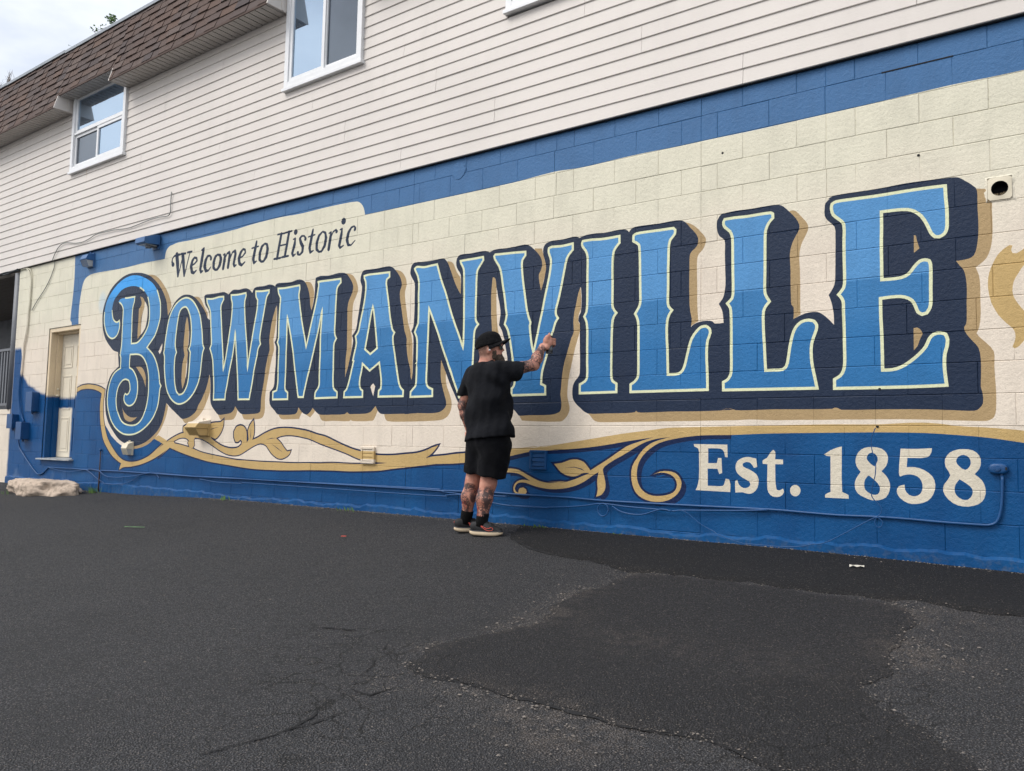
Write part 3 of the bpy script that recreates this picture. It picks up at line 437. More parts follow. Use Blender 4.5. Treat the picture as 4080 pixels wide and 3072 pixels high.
TOPB=[-12539,2949,-12523,2561,-12541,2322,-12568,2048,-12571,1977,-12531,1950,-12512,1898,-12307,1901,-12320,2005,-12319,2194,-12299,2323,-12267,2450,-12219,2540,-12130,2590,-12016,2613,-11786,2616,-11450,2607,-11019,2602,-10608,2609,-10311,2605,-10070,2603,-10065,2650,-10042,2711,-9980,2756,-9888,2770,-9786,2781,-9489,2773,-9052,2770,-8516,2775,-8242,2789,-7682,2794,-7328,2779,-6958,2782,-6668,2779,-6403,2765,-6341,2731,-6301,2677,-6278,2604,-4369,2600,-3892,2617,-3690,2604,-3495,2602,-3081,2608,-2745,2601,-2547,2601,-2410,2600,-2210,2597,-2024,2597,-1611,2600,-1231,2604,-1002,2608,-811,2611,-615,2606,-428,2605,2500,2600,2500,3100,-12539,3100]
BOTF=[-12233,921,-11911,964,-11704,946,-11544,914,-11474,884,-11484,778,-11482,611,-11460,477,-11318,377,-11187,268,-11029,182,-10834,110,-10661,107,-10434,132,-10244,181,-10099,255,-9966,246,-9869,206,-9734,137,-9725,157,-9616,149,-9435,117,-9223,81,-9017,41,-8816,12,-8588,-11,-8352,-28,-8122,-40,-7827,-50,-7405,-46,-6737,-27,-6633,-24,-6156,-10,-5820,8,-5583,30,-5396,50,-4998,98,-4835,109,-4336,166,-4200,187,-3881,218,-3594,246,-3268,292,-2959,340,-2811,350,-2667,360,-2390,365,-2032,370,-1592,373,-1260,376,-1018,373,-853,363,-663,350,-474,323,2500,-300,2500,-900,-12233,-900]
ARCH=[-12233,955,-12100,986,-11915,997,-11708,979,-11547,948,-11433,909,-11445,822,-11451,722,-11441,599,-11419,499,-11373,388,-11305,267,-11219,169,-11079,62,-10944,-21,-10774,-71,-10571,-76,-10377,-45,-10189,16,-10009,112,-9832,206,-9979,113,-9802,197,-9644,259,-9505,300,-9418,315,-9438,340,-9438,389,-9374,414,-9252,409,-9048,414,-8948,414,-8818,438,-8656,447,-8618,464,-8595,477,-8596,409,-8624,343,-8676,285,-8745,247,-8836,256,-8768,223,-8634,172,-8505,144,-8380,137,-8273,154,-8222,187,-8217,224,-8249,242,-8293,214,-8339,215,-8374,269,-8379,334,-8337,390,-8262,407,-8184,388,-8138,335,-8125,207,-8091,244,-8113,344,-8080,409,-8016,468,-7997,390,-7998,299,-8023,240,-7937,263,-7795,318,-7627,364,-7460,377,-7269,369,-7081,344,-6897,306,-7167,361,-7034,340,-6903,310,-6762,286,-6597,234,-6449,190,-6305,156,-6187,138,-6014,113,-5935,109,-5770,112,-5609,126,-5451,140,-5339,165,-5239,201,-5172,220,-5198,190,-5247,144,-5296,113,-5336,91,-5255,110,-5096,125,-4951,143,-4837,152,-4734,171,-4337,202,-4200,210,-4056,226,-3985,220,-3846,242,-4183,208,-4060,215,-3881,237,-3594,280,-3205,339,-2959,368,-2811,386,-2667,390,-1648,411,-1297,411,-1131,420,-1024,422,-920,414,-818,399,-669,391,-573,383,-473,372,-387,353,-365,283,-475,299,-663,328,-853,345,-1018,355,-1261,358,-1592,354,-2032,346,-2301,334,-2526,330,-2667,316,-2743,304,-2811,290,-2889,267,-2968,221,-3028,166,-3063,110,-3078,48,-3077,-15,-3051,-77,-3005,-120,-2935,-141,-2857,-137,-2789,-119,-2750,-91,-2736,-46,-2751,-3,-2790,27,-2848,40,-2897,36,-2935,24,-2877,48,-2809,53,-2751,41,-2713,7,-2698,-36,-2712,-89,-2750,-134,-2808,-168,-2876,-185,-2955,-185,-3035,-162,-3086,-124,-3118,-62,-3129,10,-3119,83,-3079,148,-3028,213,-2958,264,-2869,296,-2789,315,-2909,300,-3009,272,-3110,221,-3203,168,-3287,125,-3372,71,-3387,48,-3382,20,-3370,-26,-3361,-72,-3369,-119,-3401,-158,-3447,-174,-3434,-113,-3440,-57,-3435,-10,-3425,26,-3479,-2,-3545,-47,-3633,-89,-3735,-117,-3839,-131,-3945,-131,-4053,-116,-4151,-91,-4120,-96,-4178,-89,-4229,-94,-4258,-116,-4269,-146,-4257,-169,-4227,-183,-4228,-159,-4214,-139,-4177,-132,-4148,-147,-4140,-170,-4161,-196,-4212,-202,-4249,-197,-4279,-170,-4284,-135,-4266,-99,-4223,-73,-4165,-65,-4105,-73,-4165,-42,-4217,-20,-4283,-8,-4358,-7,-4359,26,-4299,27,-4232,18,-4159,-12,-4079,-45,-4014,-68,-3922,-82,-3840,-78,-3738,-60,-3934,-77,-3759,-70,-3657,-42,-3590,-16,-3510,14,-3546,16,-3590,8,-3607,-2,-3646,-16,-3691,-19,-3749,-7,-3795,15,-3831,48,-3864,81,-3785,91,-3705,117,-3637,123,-3569,104,-3530,67,-3504,36,-3458,64,-3372,113,-3287,167,-3204,219,-3162,243,-3029,286,-2934,312,-3162,279,-3374,244,-3593,217,-3822,199,-4096,180,-4307,140,-4346,130,-4827,64,-5313,35,-4996,57,-5193,41,-5395,20,-5582,-1,-5764,-21,-5928,-42,-6154,-56,-6388,-65,-6630,-65,-7009,-73,-7403,-88,-7681,-92,-7970,-90,-8195,-79,-8426,-62,-8665,-45,-8878,-27,-9080,1,-9288,36,-9520,80,-9722,125,-9967,-9,-9785,96,-9963,21,-10145,-44,-10371,-102,-10625,-141,-10826,-157,-10929,-195,-10909,-149,-10883,-105,-11002,-66,-11158,7,-11298,113,-11396,211,-11468,355,-11513,499,-11537,667,-11528,779,-11515,857,-11585,887,-11723,918,-11907,935,-12116,927,-12225,897]
CROSS=[-9997,281,-9787,212,-9856,163,-10107,239]
SGOLD=[-405,1510,-462,1473,-486,1459,-508,1464,-514,1485,-506,1510,-523,1515,-553,1496,-588,1460,-613,1412,-634,1357,-643,1295,-641,1238,-628,1168,-619,1144,-591,1085,-549,1031,-516,995,-505,966,-506,927,-521,884,-509,872,-485,887,-460,919,-417,988,-416,1049,-456,1102,-484,1144,-507,1191,-513,1231,-505,1286,-480,1334,-449,1381,-393,1419]
SCRIPT=[[-9863,2500,52,-9877,2504,47],
[-9863,2500,47,-9894,2537,28,-9889,2583,21,-9845,2614,21,-9772,2621,28,-9714,2616,23],
[-9790,2623,61,-9759,2488,61,-9738,2335,33],
[-9733,2330,19,-9688,2466,19,-9642,2604,18],
[-9651,2603,55,-9620,2471,55,-9594,2325,32],
[-9591,2318,18,-9540,2462,18,-9485,2617,18],
[-9691,2621,23,-9584,2615,23],
[-9543,2621,23,-9445,2620,23],
[-9442,2437,22,-9372,2452,20,-9318,2487,27,-9330,2521,27,-9379,2533,27,-9421,2499,40,-9446,2431,50,-9426,2358,45,-9380,2335,31,-9325,2362,18],
[-9228,2610,22,-9180,2628,26,-9194,2586,44,-9220,2462,48,-9238,2369,44,-9222,2330,35,-9179,2340,17],
[-9019,2473,39,-9019,2473,34],
[-9016,2488,30,-9049,2519,21,-9095,2515,30,-9134,2464,48,-9147,2396,52,-9116,2333,39,-9063,2330,22,-9015,2368,15],
[-8879,2511,21,-8828,2494,34,-8808,2443,46,-8827,2371,46,-8873,2323,29,-8919,2323,25,-8955,2357,42,-8956,2424,47,-8928,2487,38,-8879,2511,21],
[-8762,2491,17,-8729,2495,25,-8732,2428,46,-8752,2321,41],
[-8732,2428,17,-8685,2498,21,-8641,2508,33,-8630,2471,41,-8653,2325,41],
[-8629,2415,16,-8575,2501,20,-8524,2510,32,-8513,2472,40,-8540,2355,40,-8526,2322,28,-8487,2334,16],
[-8433,2413,20,-8371,2422,18,-8319,2462,24,-8326,2499,24,-8366,2511,24,-8410,2476,36,-8441,2410,44,-8424,2344,40,-8379,2317,28,-8317,2350,16],
[-8107,2568,27,-8125,2497,42,-8158,2369,42,-8143,2317,31,-8094,2333,15],
[-8194,2499,17,-8069,2506,17],
[-7948,2523,19,-7908,2506,30,-7893,2448,41,-7913,2365,41,-7961,2315,26,-8006,2315,23,-8039,2349,38,-8036,2420,42,-8004,2493,34,-7948,2523,19],
[-7651,2595,34,-7682,2462,36,-7712,2317,35],
[-7516,2598,34,-7543,2466,36,-7573,2325,34],
[-7678,2459,16,-7532,2462,16],
[-7720,2597,18,-7586,2595,18],
[-7580,2598,18,-7467,2603,18],
[-7766,2317,22,-7651,2316,22],
[-7626,2320,22,-7512,2322,21],
[-7399,2581,56,-7397,2579,56],
[-7436,2502,14,-7401,2507,21,-7411,2437,39,-7443,2344,35,-7427,2311,25,-7387,2327,14],
[-7227,2474,34,-7224,2478,34],
[-7221,2485,24,-7251,2517,17,-7292,2519,21,-7321,2493,31,-7301,2445,38,-7264,2395,38,-7267,2339,31,-7306,2310,21,-7345,2317,21],
[-7346,2338,35,-7347,2333,35],
[-7101,2564,24,-7116,2499,37,-7147,2368,37,-7133,2313,27,-7081,2328,13],
[-7174,2493,15,-7066,2503,15],
[-6937,2520,16,-6893,2498,26,-6880,2438,36,-6898,2358,36,-6947,2302,23,-6990,2301,20,-7028,2336,33,-7029,2408,37,-6997,2482,30,-6937,2520,16],
[-6834,2485,13,-6802,2494,19,-6809,2434,36,-6831,2309,36],
[-6808,2422,13,-6767,2491,16,-6720,2509,19],
[-6712,2486,32,-6709,2487,32],
[-6606,2585,63,-6604,2583,63],
[-6656,2499,13,-6625,2506,19,-6634,2442,35,-6663,2332,35,-6649,2301,22,-6596,2320,13],
[-6425,2468,31,-6422,2472,31],
[-6417,2481,22,-6439,2507,15,-6482,2496,22,-6522,2448,34,-6543,2375,37,-6522,2316,28,-6478,2308,15,-6419,2350,11]]
CAB={'main': [(-14.034, 0.223), (-13.97, 0.073), (-13.814, -0.036), (-13.604, -0.167), (-13.399, -0.282), (-13.259, -0.332), (-13.106, -0.309), (-12.962, -0.233), (-12.913, -0.219), (-12.587, -0.221), (-12.225, -0.216), (-11.806, -0.22), (-11.649, -0.209), (-11.426, -0.219), (-10.895, -0.213), (-10.294, -0.214), (-9.915, -0.206), (-9.557, -0.213), (-9.038, -0.219), (-8.55, -0.21), (-8.089, -0.211), (-7.653, -0.212), (-7.108, -0.206), (-5.291, -0.192), (-5.119, -0.2), (-4.871, -0.198), (-4.554, -0.189), (-4.327, -0.193), (-4.108, -0.194), (-3.827, -0.194), (-3.701, -0.193), (-3.359, -0.202), (-2.657, -0.198), (-2.029, -0.191), (-1.787, -0.196), (-1.556, -0.201), (-1.3, -0.196), (-1.126, -0.198), (-0.926, -0.204), (-0.704, -0.206), (-0.66, -0.202), (-0.633, -0.189), (-0.614, -0.158), (-0.6, -0.095), (-0.594, -0.025), (-0.59, 0.094)], 'low': [(-12.913, -0.222), (-12.608, -0.251), (-12.314, -0.265), (-12.033, -0.244), (-11.806, -0.22), (-11.64, -0.26), (-11.471, -0.326), (-11.275, -0.375), (-11.056, -0.392), (-10.785, -0.378), (-10.555, -0.33), (-10.389, -0.263), (-10.141, -0.209), (-10.032, -0.198), (-9.947, -0.225), (-9.882, -0.277)], 'mid': [(-11.42, -0.213), (-11.222, -0.285), (-10.975, -0.297), (-10.677, -0.281), (-10.39, -0.248), (-10.141, -0.212), (-9.84, -0.214), (-9.07, -0.218), (-8.365, -0.212), (-7.901, -0.209), (-5.291, -0.202), (-5.077, -0.211), (-4.854, -0.222), (-4.709, -0.233), (-4.506, -0.276), (-4.324, -0.293), (-4.105, -0.295), (-3.894, -0.288), (-4.285, -0.291), (-4.039, -0.292), (-3.803, -0.278), (-3.577, -0.256), (-3.402, -0.227), (-3.306, -0.226), (-3.149, -0.236), (-2.897, -0.241), (-2.752, -0.246), (-2.676, -0.236), (-2.295, -0.215), (-2.029, -0.195)], 'sag': [(-8.97, -0.242), (-8.589, -0.266), (-8.139, -0.261), (-7.898, -0.251), (-5.289, -0.253), (-5.034, -0.238), (-4.854, -0.228), (-4.71, -0.224), (-4.477, -0.218), (-4.326, -0.216)], 'dip': [(-3.274, -0.238), (-3.2, -0.275), (-3.097, -0.291), (-2.996, -0.285), (-2.897, -0.252), (-2.839, -0.237), (-2.761, -0.246)], 'ring': [(-3.305, -0.27), (-3.315, -0.3), (-3.338, -0.318), (-3.363, -0.322), (-3.39, -0.307), (-3.404, -0.278), (-3.399, -0.25), (-3.375, -0.228), (-3.348, -0.223), (-3.318, -0.236), (-3.305, -0.27)], 'drop': [(-2.667, -0.235), (-2.62, -0.257), (-2.518, -0.327), (-2.383, -0.385), (-2.251, -0.424), (-2.123, -0.445), (-2.03, -0.442), (-1.908, -0.436), (-1.788, -0.424), (-1.71, -0.403), (-1.633, -0.389), (-1.52, -0.326), (-1.409, -0.257), (-1.322, -0.205), (-1.297, -0.197), (-1.276, -0.21), (-1.264, -0.231), (-1.276, -0.256), (-1.297, -0.258), (-1.311, -0.235), (-1.304, -0.204), (-1.275, -0.168), (-1.271, -0.134), (-1.292, -0.105), (-1.32, -0.077), (-1.33, -0.047), (-1.322, 0.014), (-1.307, 0.068), (-1.302, 0.121), (-1.303, 0.159), (-1.32, 0.227), (-1.326, 0.265), (-1.326, 0.319), (-1.315, 0.349), (-1.3, 0.387)]}
COND=[[(-14.309, 2.944), (-14.166, 2.951), (-14.046, 2.901), (-13.977, 2.815), (-13.934, 2.708), (-13.934, 2.515), (-13.934, 2.323), (-13.958, 2.197), (-13.958, 2.005), (-14.001, 1.816), (-14.039, 1.691), (-14.045, 1.538), (-14.064, 1.284), (-14.088, 1.158), (-14.101, 0.955), (-14.058, 0.764), (-13.974, 0.574), (-13.861, 0.473)], [(-14.222, 2.94), (-14.05, 2.934), (-13.942, 2.863), (-13.911, 2.705), (-13.906, 2.512), (-13.912, 2.321), (-13.93, 2.194), (-13.93, 2.003), (-13.959, 1.814), (-14.005, 1.689), (-14.034, 1.461), (-14.048, 1.169), (-14.05, 0.954), (-14.01, 0.764), (-13.932, 0.574), (-13.847, 0.473)]]
WIRE=[(-9.902, 3.464), (-9.906, 3.331), (-9.921, 3.163), (-10.14, 3.163), (-10.385, 3.164), (-10.776, 3.138), (-10.983, 3.133), (-11.306, 3.159), (-11.46, 3.164), (-11.82, 3.169), (-12.024, 3.133), (-12.209, 3.111), (-12.451, 3.123), (-12.703, 3.164), (-12.867, 3.166), (-12.976, 3.129), (-13.069, 3.054), (-13.146, 2.952), (-13.171, 2.844), (-13.28, 2.682), (-13.421, 2.547), (-13.543, 2.459), (-13.692, 2.359), (-13.839, 2.233)]
PATCH1=[(-3.968, -0.467), (-3.809, -0.589), (-3.595, -0.702), (-3.378, -0.789), (-3.168, -0.836), (-2.956, -0.853), (-2.775, -0.929), (-2.625, -1.009), (-2.506, -0.994), (-2.381, -0.948), (-2.142, -0.951), (-1.875, -0.943), (-1.711, -0.926), (-1.538, -0.952), (-1.273, -0.929), (-1.162, -0.929), (-1.034, -0.941), (-0.93, -0.85), (-0.823, -0.877), (-0.624, -0.903), (-0.422, -0.884), (-0.15, -0.961)]
PATCH2=[(-2.49, -1.025), (-2.355, -1.001), (-2.122, -0.994), (-1.859, -0.986), (-1.693, -0.975), (-1.525, -0.993), (-1.263, -0.969), (-1.152, -0.975), (-1.025, -0.986), (-0.95, -1.019), (-0.867, -1.193), (-0.877, -1.378), (-0.863, -1.565), (-0.878, -1.677), (-0.823, -1.82), (-0.831, -1.904), (-0.857, -2.084), (-0.887, -2.191), (-0.796, -2.327), (-0.67, -2.4), (-0.56, -2.501), (-0.437, -2.608), (-0.343, -2.738), (-0.794, -2.997), (-0.966, -2.991), (-1.106, -2.943), (-1.238, -2.905), (-1.299, -2.92), (-1.4, -2.944), (-1.503, -2.968), (-1.625, -2.967), (-1.74, -2.959), (-1.873, -2.958), (-1.998, -2.953), (-2.115, -2.964), (-2.225, -2.944), (-2.384, -2.943), (-2.509, -2.964), (-2.631, -2.959), (-2.71, -2.924), (-2.766, -2.853), (-2.821, -2.695), (-2.776, -2.588), (-2.697, -2.462), (-2.633, -2.31), (-2.55, -2.175), (-2.532, -2.07), (-2.583, -1.926), (-2.638, -1.772), (-2.64, -1.62), (-2.603, -1.442), (-2.576, -1.234), (-2.551, -1.098)]
SPOTS=[(-2.566, -1.986, 0.2, 1), (-2.651, -1.679, 0.14, 0.6), (-2.622, -1.491, 0.14, 0.6), (-2.65, -2.287, 0.12, 0.6), (-2.806, -2.66, 0.1, 0.5), (-1.926, -3.054, 0.22, 0.9), (-1.686, -3.096, 0.22, 0.8), (-2.284, -3.014, 0.14, 0.5), (-1.712, -3.176, 0.2, 0.6), (-0.8, -1.637, 0.2, 1), (-0.693, -1.682, 0.2, 0.7), (-0.9, -1.015, 0.2, 0.5), (-0.724, -1.093, 0.3, 0.4), (-1.773, -2.186, 0.2, 0.5), (-2.034, -2.156, 0.2, 0.5), (-1.263, -2.12, 0.3, 0.4), (-2.668, -3.134, 0.12, 0.35), (-2.535, -1.035, 0.14, 0.5)]
CKSPOTS=[(-2.865, -3.054, 0.45, 1), (-2.733, -3.339, 0.4, 0.9), (-2.896, -2.815, 0.3, 0.8), (-3.557, -2.738, 0.5, 0.6), (-2.658, -3.638, 0.3, 0.9), (-2.395, -3.156, 0.3, 0.7), (-1.007, -2.872, 0.4, 1), (-0.834, -2.384, 0.3, 0.8), (-0.763, -2.117, 0.25, 0.7), (-1.591, -3.076, 0.3, 0.5)]
CRACKS=[[(-2.809, -3.952), (-2.725, -3.783), (-2.694, -3.709), (-2.683, -3.652), (-2.68, -3.586), (-2.7, -3.498), (-2.736, -3.441), (-2.766, -3.378), (-2.762, -3.313), (-2.751, -3.244), (-2.828, -3.152), (-2.892, -2.994), (-2.933, -2.94)], [(-2.751, -3.244), (-2.638, -3.246), (-2.618, -3.172), (-2.683, -3.119)], [(-2.683, -3.652), (-2.646, -3.578), (-2.609, -3.429), (-2.53, -3.269), (-2.422, -3.171), (-2.292, -3.14)], [(-2.996, -2.812), (-3.077, -2.683), (-3.126, -2.555)], [(-3.84, -2.846), (-3.618, -2.736), (-3.368, -2.657)], [(-2.694, -2.94), (-2.794, -2.918), (-2.943, -2.84)], [(-1.238, -2.905), (-1.071, -2.967), (-0.939, -3.002)], [(-1.235, -2.912), (-1.296, -2.928), (-1.396, -2.951), (-1.499, -2.976), (-1.62, -2.975), (-1.735, -2.967), (-1.867, -2.966), (-1.992, -2.961), (-2.109, -2.973), (-2.218, -2.953), (-2.376, -2.952), (-2.501, -2.973), (-2.622, -2.969), (-2.705, -2.936), (-2.772, -2.856)], [(-3.96, -0.477), (-3.582, -0.721), (-3.366, -0.807), (-3.157, -0.853), (-2.946, -0.87), (-2.766, -0.945), (-2.617, -1.024)]]
# ------------------------------------------------------------------ ground
def gz(x, y):
    t = min(1, max(0, (-8-x)/3.)); z0 = -.452-.055*t*t*(3-2*t)
    t2 = min(1, max(0, (x+1.6)/1.4)); z0 -= .03*t2
    yy = max(min(y, .3), -7.5)
    z = z0+.13*yy
    if y < -7.5: z += .03*max(y+7.5, -8)
    return z
def smooth_closed(P, it=1, jit=0., seed=0):
    r = random.Random(seed); Q = list(P)
    for _ in range(it):
        out = []
        for a, b in zip(Q, Q[1:]+Q[:1]):
            l = math.dist(a, b); j = min(jit, l*.18)
            out.append(a); out.append(((a[0]+b[0])/2+r.uniform(-j, j), (a[1]+b[1])/2+r.uniform(-j, j)))
        Q = out
    return Q
def seg_dist(P, line):
    """distance of many points to a polyline"""
    P = np.asarray(P, float); L = np.asarray(line, float); d = np.full(len(P), 1e9)
    for a, b in zip(L[:-1], L[1:]):
        ab = b-a; t = np.clip(((P-a)@ab)/max(ab@ab, 1e-12), 0, 1); d = np.minimum(d, np.linalg.norm(P-a-t[:, None]*ab, axis=1))
    return d
def worn_attr(me, mul=1., band=.16):
    P = np.array([(v.co.x, v.co.y) for v in me.vertices])
    d2 = seg_dist(P, PATCH2+PATCH2[:1]); d1 = seg_dist(P, PATCH1)
    wv = np.exp(-(d2/band)**2)*.12
    # gravelly corner spots
    for (cx, cy, r, s) in SPOTS: wv += s*np.exp(-(((P[:, 0]-cx)/r)**2+((P[:, 1]-cy)/(r*.8))**2))
    a = me.attributes.new('worn', 'FLOAT', 'POINT'); a.data.foreach_set('value', np.clip(wv*mul, 0, 1).astype(np.float32))
    ck = np.zeros(len(P))
    for (cx, cy, r, s) in CKSPOTS: ck += s*np.exp(-(((P[:, 0]-cx)/r)**2+((P[:, 1]-cy)/r)**2))
    a = me.attributes.new('crk', 'FLOAT', 'POINT'); a.data.foreach_set('value', np.clip(ck, 0, 1).astype(np.float32))
xs = np.concatenate([[-90, -45, -26, -20], np.arange(-16.5, -8, .25), np.arange(-8, 1.8, .06), np.arange(2, 6, .4), [9, 16, 40, 90]])
ys = np.concatenate([[-90, -40, -18, -11, -8], np.arange(-7.5, -5.2, .3), np.arange(-5.1, .12, .06), [.3, 1, 6, 30, 90]])
vv = [(x, y, gz(x, y)) for y in ys for x in xs]
nx = len(xs)
ff = [(j*nx+i, j*nx+i+1, (j+1)*nx+i+1, (j+1)*nx+i) for j in range(len(ys)-1) for i in range(nx-1)]
me = bpy.data.meshes.new('asphalt_ground'); 
nzv = rng.normal(0, .0015, len(vv))
me.from_pydata([(x, y, z+(n if -9 < x < 2 and -5.2 < y < .1 else 0)) for (x, y, z), n in zip(vv, nzv)], [], ff); me.materials.append(MATS['asphalt']); me.shade_smooth()
worn_attr(me)
ground = link(bpy.data.objects.new('asphalt_ground', me)); tag(ground, 'rough grey asphalt of the sloping parking lot', None, None, 'structure')
def sheet(name, poly, mat, h, label, step=.07):
    """asphalt overlay with a ragged edge: triangulated patch lying on the slope, with a real edge thickness"""
    n = len(poly); P2 = [Vector(p) for p in poly]
    xs_ = [p[0] for p in poly]; ys_ = [p[1] for p in poly]
    A = np.array(poly); pts = []
    gx, gy = np.meshgrid(np.arange(min(xs_), max(xs_), step), np.arange(min(ys_), max(ys_), step)); Q = np.stack([gx.ravel(), gy.ravel()], 1)+rng.uniform(-.01, .01, (gx.size, 2))
    ins = inpoly(Q, A); d = seg_dist(Q, list(poly)+[poly[0]]); Q = Q[ins & (d > step*.5)]
    vs, es, fs, *_ = delaunay_2d_cdt(P2+[Vector(q) for q in Q], [(i, (i+1) % n) for i in range(n)], [list(range(n))], 1, 1e-5)
    V = np.array([(v.x, v.y) for v in vs]); db = seg_dist(V, list(poly)+[poly[0]])
    top = [(x, y, gz(x, y)+h*min(1, .25+dd/.05)) for (x, y), dd in zip(V, db)]
    m = MB(); m.add(top, [tuple(f) for f in fs])
    ring = [(p[0], p[1]) for p in poly]; b = len(m.v)
    m.v += [(x, y, gz(x, y)+h*.25) for x, y in ring]+[(x, y, gz(x, y)-.02) for x, y in ring]
    m.f += [(b+i, b+(i+1) % n, b+n+(i+1) % n, b+n+i) for i in range(n)]; m.m += [0]*n
    o = m.build(name, mat, None, True); worn_attr(o.data, .8, .1); tag(o, label, None, None, 'structure'); return o
def inpoly(P, A):
    x, y = P[:, 0], P[:, 1]; r = np.zeros(len(P), bool); B = np.roll(A, -1, 0)
    for (x0, y0), (x1, y1) in zip(A, B):
        if y0 == y1: continue
        c = (y0 > y) != (y1 > y); r ^= c & (x < (x1-x0)*(y-y0)/(y1-y0)+x0)
    return r
p1 = PATCH1+[(2.4, PATCH1[-1][1]-.1), (2.4, -.02), (PATCH1[0][0]-.25, -.02)]
sheet('asphalt_strip', smooth_closed(p1, 3, .035, 3), MATS['strip'], .010, 'dark sealed asphalt strip running along the foot of the wall')
sheet('asphalt_patch', smooth_closed(PATCH2, 3, .03, 5), MATS['patch'], .014, 'large dark asphalt patch with a ragged edge')
mb = MB()
for ci, c in enumerate(CRACKS):
    r_ = random.Random(ci); pts = []
    for a, b in zip(c, c[1:]):
        nseg = max(2, int(math.dist(a, b)/.03))
        for k in range(nseg): pts.append((a[0]+(b[0]-a[0])*k/nseg+r_.uniform(-.008, .008), a[1]+(b[1]-a[1])*k/nseg+r_.uniform(-.008, .008)))
    pts.append(c[-1]); L = []; n = len(pts)
    for i, p in enumerate(pts):
        a = pts[max(i-1, 0)]; b = pts[min(i+1, n-1)]; dx, dy = b[0]-a[0], b[1]-a[1]; l = math.hypot(dx, dy) or 1
        wv = ((.0016+.0055*r_.random()) if math.sin(i*.21+ci) > -.2 else .0012) if ci < 7 else (.004+.010*r_.random()*max(0., math.sin(i*.13)+.4))*(.4+.6*math.sin(math.pi*min(1, max(.1, i/n))))
        for s in (-1, 1):
            x, y = p[0]-s*dy/l*wv, p[1]+s*dx/l*wv; L.append((x, y, gz(x, y)+.005))
    mb.add(L, [(2*i, 2*i+1, 2*i+3, 2*i+2) for i in range(n-1)])
tag(mb.build('asphalt_crack', MATS['crack'], ground), None, None, None, None)
# gravel crumbs: thousands of small stones, too many to count
mb = MB(); r_ = random.Random(11)
ico = [(0,0,1),(.9,0,.3),(.2,.85,.3),(-.75,.5,.3),(-.7,-.55,.25),(.3,-.85,.3)]
icf = [(0,1,2),(0,2,3),(0,3,4),(0,4,5),(0,5,1)]
def crumb(x, y, s):
    a = r_.uniform(0, 6.28); ca, sa = math.cos(a), math.sin(a); sx, sy, sz = s*r_.uniform(.6, 1.4), s*r_.uniform(.6, 1.2), s*r_.uniform(.4, .9)
    z = gz(x, y)+.002
    mb.add([(x+(vx*ca*sx-vy*sa*sy), y+(vx*sa*sx+vy*ca*sy), z+vz*sz+.004) for vx, vy, vz in ico], icf)
edge2 = PATCH2+PATCH2[:1]
for i in range(800):
    k = r_.randrange(len(PATCH2)); a, b = edge2[k], edge2[k+1]; t = r_.random()
    crumb(a[0]+(b[0]-a[0])*t+r_.gauss(0, .035), a[1]+(b[1]-a[1])*t+r_.gauss(0, .035), abs(r_.gauss(0, .003))+.0015)
for (cx, cy, rr, s) in SPOTS:
    for i in range(int(110*s)): crumb(cx+r_.gauss(0, rr*.7), cy+r_.gauss(0, rr*.6), abs(r_.gauss(0, .003))+.0015)
for i in range(2600):
    crumb(r_.uniform(-9, .6), -abs(r_.gauss(0, .05))-.035, abs(r_.gauss(0, .0035))+.0015)
for i in range(500):
    crumb(r_.uniform(-6, .6), r_.uniform(-4.6, -.2), abs(r_.gauss(0, .003))+.002)
tag(mb.build('gravel', MATS['gravel']), 'loose pale grit scattered over the asphalt', None, None, 'stuff')

# ------------------------------------------------------------------ mural wall
def unflat(a, n=2): return np.array(a, float).reshape(-1, n)/1000.
def curve(P, corner=38):
    """round off the traced outline where it bends gently, keep real corners"""
    n = len(P); out = []
    d = np.roll(P, -1, 0)-P; ang = np.arctan2(d[:, 1], d[:, 0])
    turn = np.abs((ang-np.roll(ang, 1)+np.pi) % (2*np.pi)-np.pi); isc = turn > math.radians(corner)
    for i in range(n):
        p0, p1, p2, p3 = P[i-1], P[i], P[(i+1) % n], P[(i+2) % n]
        out.append(p1); L = np.linalg.norm(p2-p1)
        if L < .02: continue
        m1 = np.zeros(2) if isc[i] else (p2-p0)/(np.linalg.norm(p2-p0)+1e-9)*L
        m2 = np.zeros(2) if isc[(i+1) % n] else (p3-p1)/(np.linalg.norm(p3-p1)+1e-9)*L
        if isc[i]: m1 = (p2-p1)
        if isc[(i+1) % n]: m2 = (p2-p1)
        for t in ((.5,) if L < .09 else (.33, .67)):
            h = (2*t**3-3*t*t+1)*p1+(t**3-2*t*t+t)*m1+(-2*t**3+3*t*t)*p2+(t**3-t*t)*m2
            out.append(h)
    return np.array(out)
POLY = []      # (layer, polygons list) even-odd within an entry
SEG = []
def add_segs(P, closed=True):
    Q = np.roll(P, -1, 0) if closed else P[1:]
    A = P if closed else P[:-1]
    SEG.append(np.hstack([A, Q]))
def offset(P, w, closed=True):
    d = (np.roll(P, -1, 0)-P); d /= (np.linalg.norm(d, axis=1)[:, None]+1e-12); n = np.stack([-d[:, 1], d[:, 0]], 1)
    n0 = np.roll(n, 1, 0); b = n+n0; l = np.linalg.norm(b, axis=1)[:, None]; b = b/(l+1e-9); c = np.clip((b*n).sum(1), .45, 1)[:, None]
    return P+b*w/c
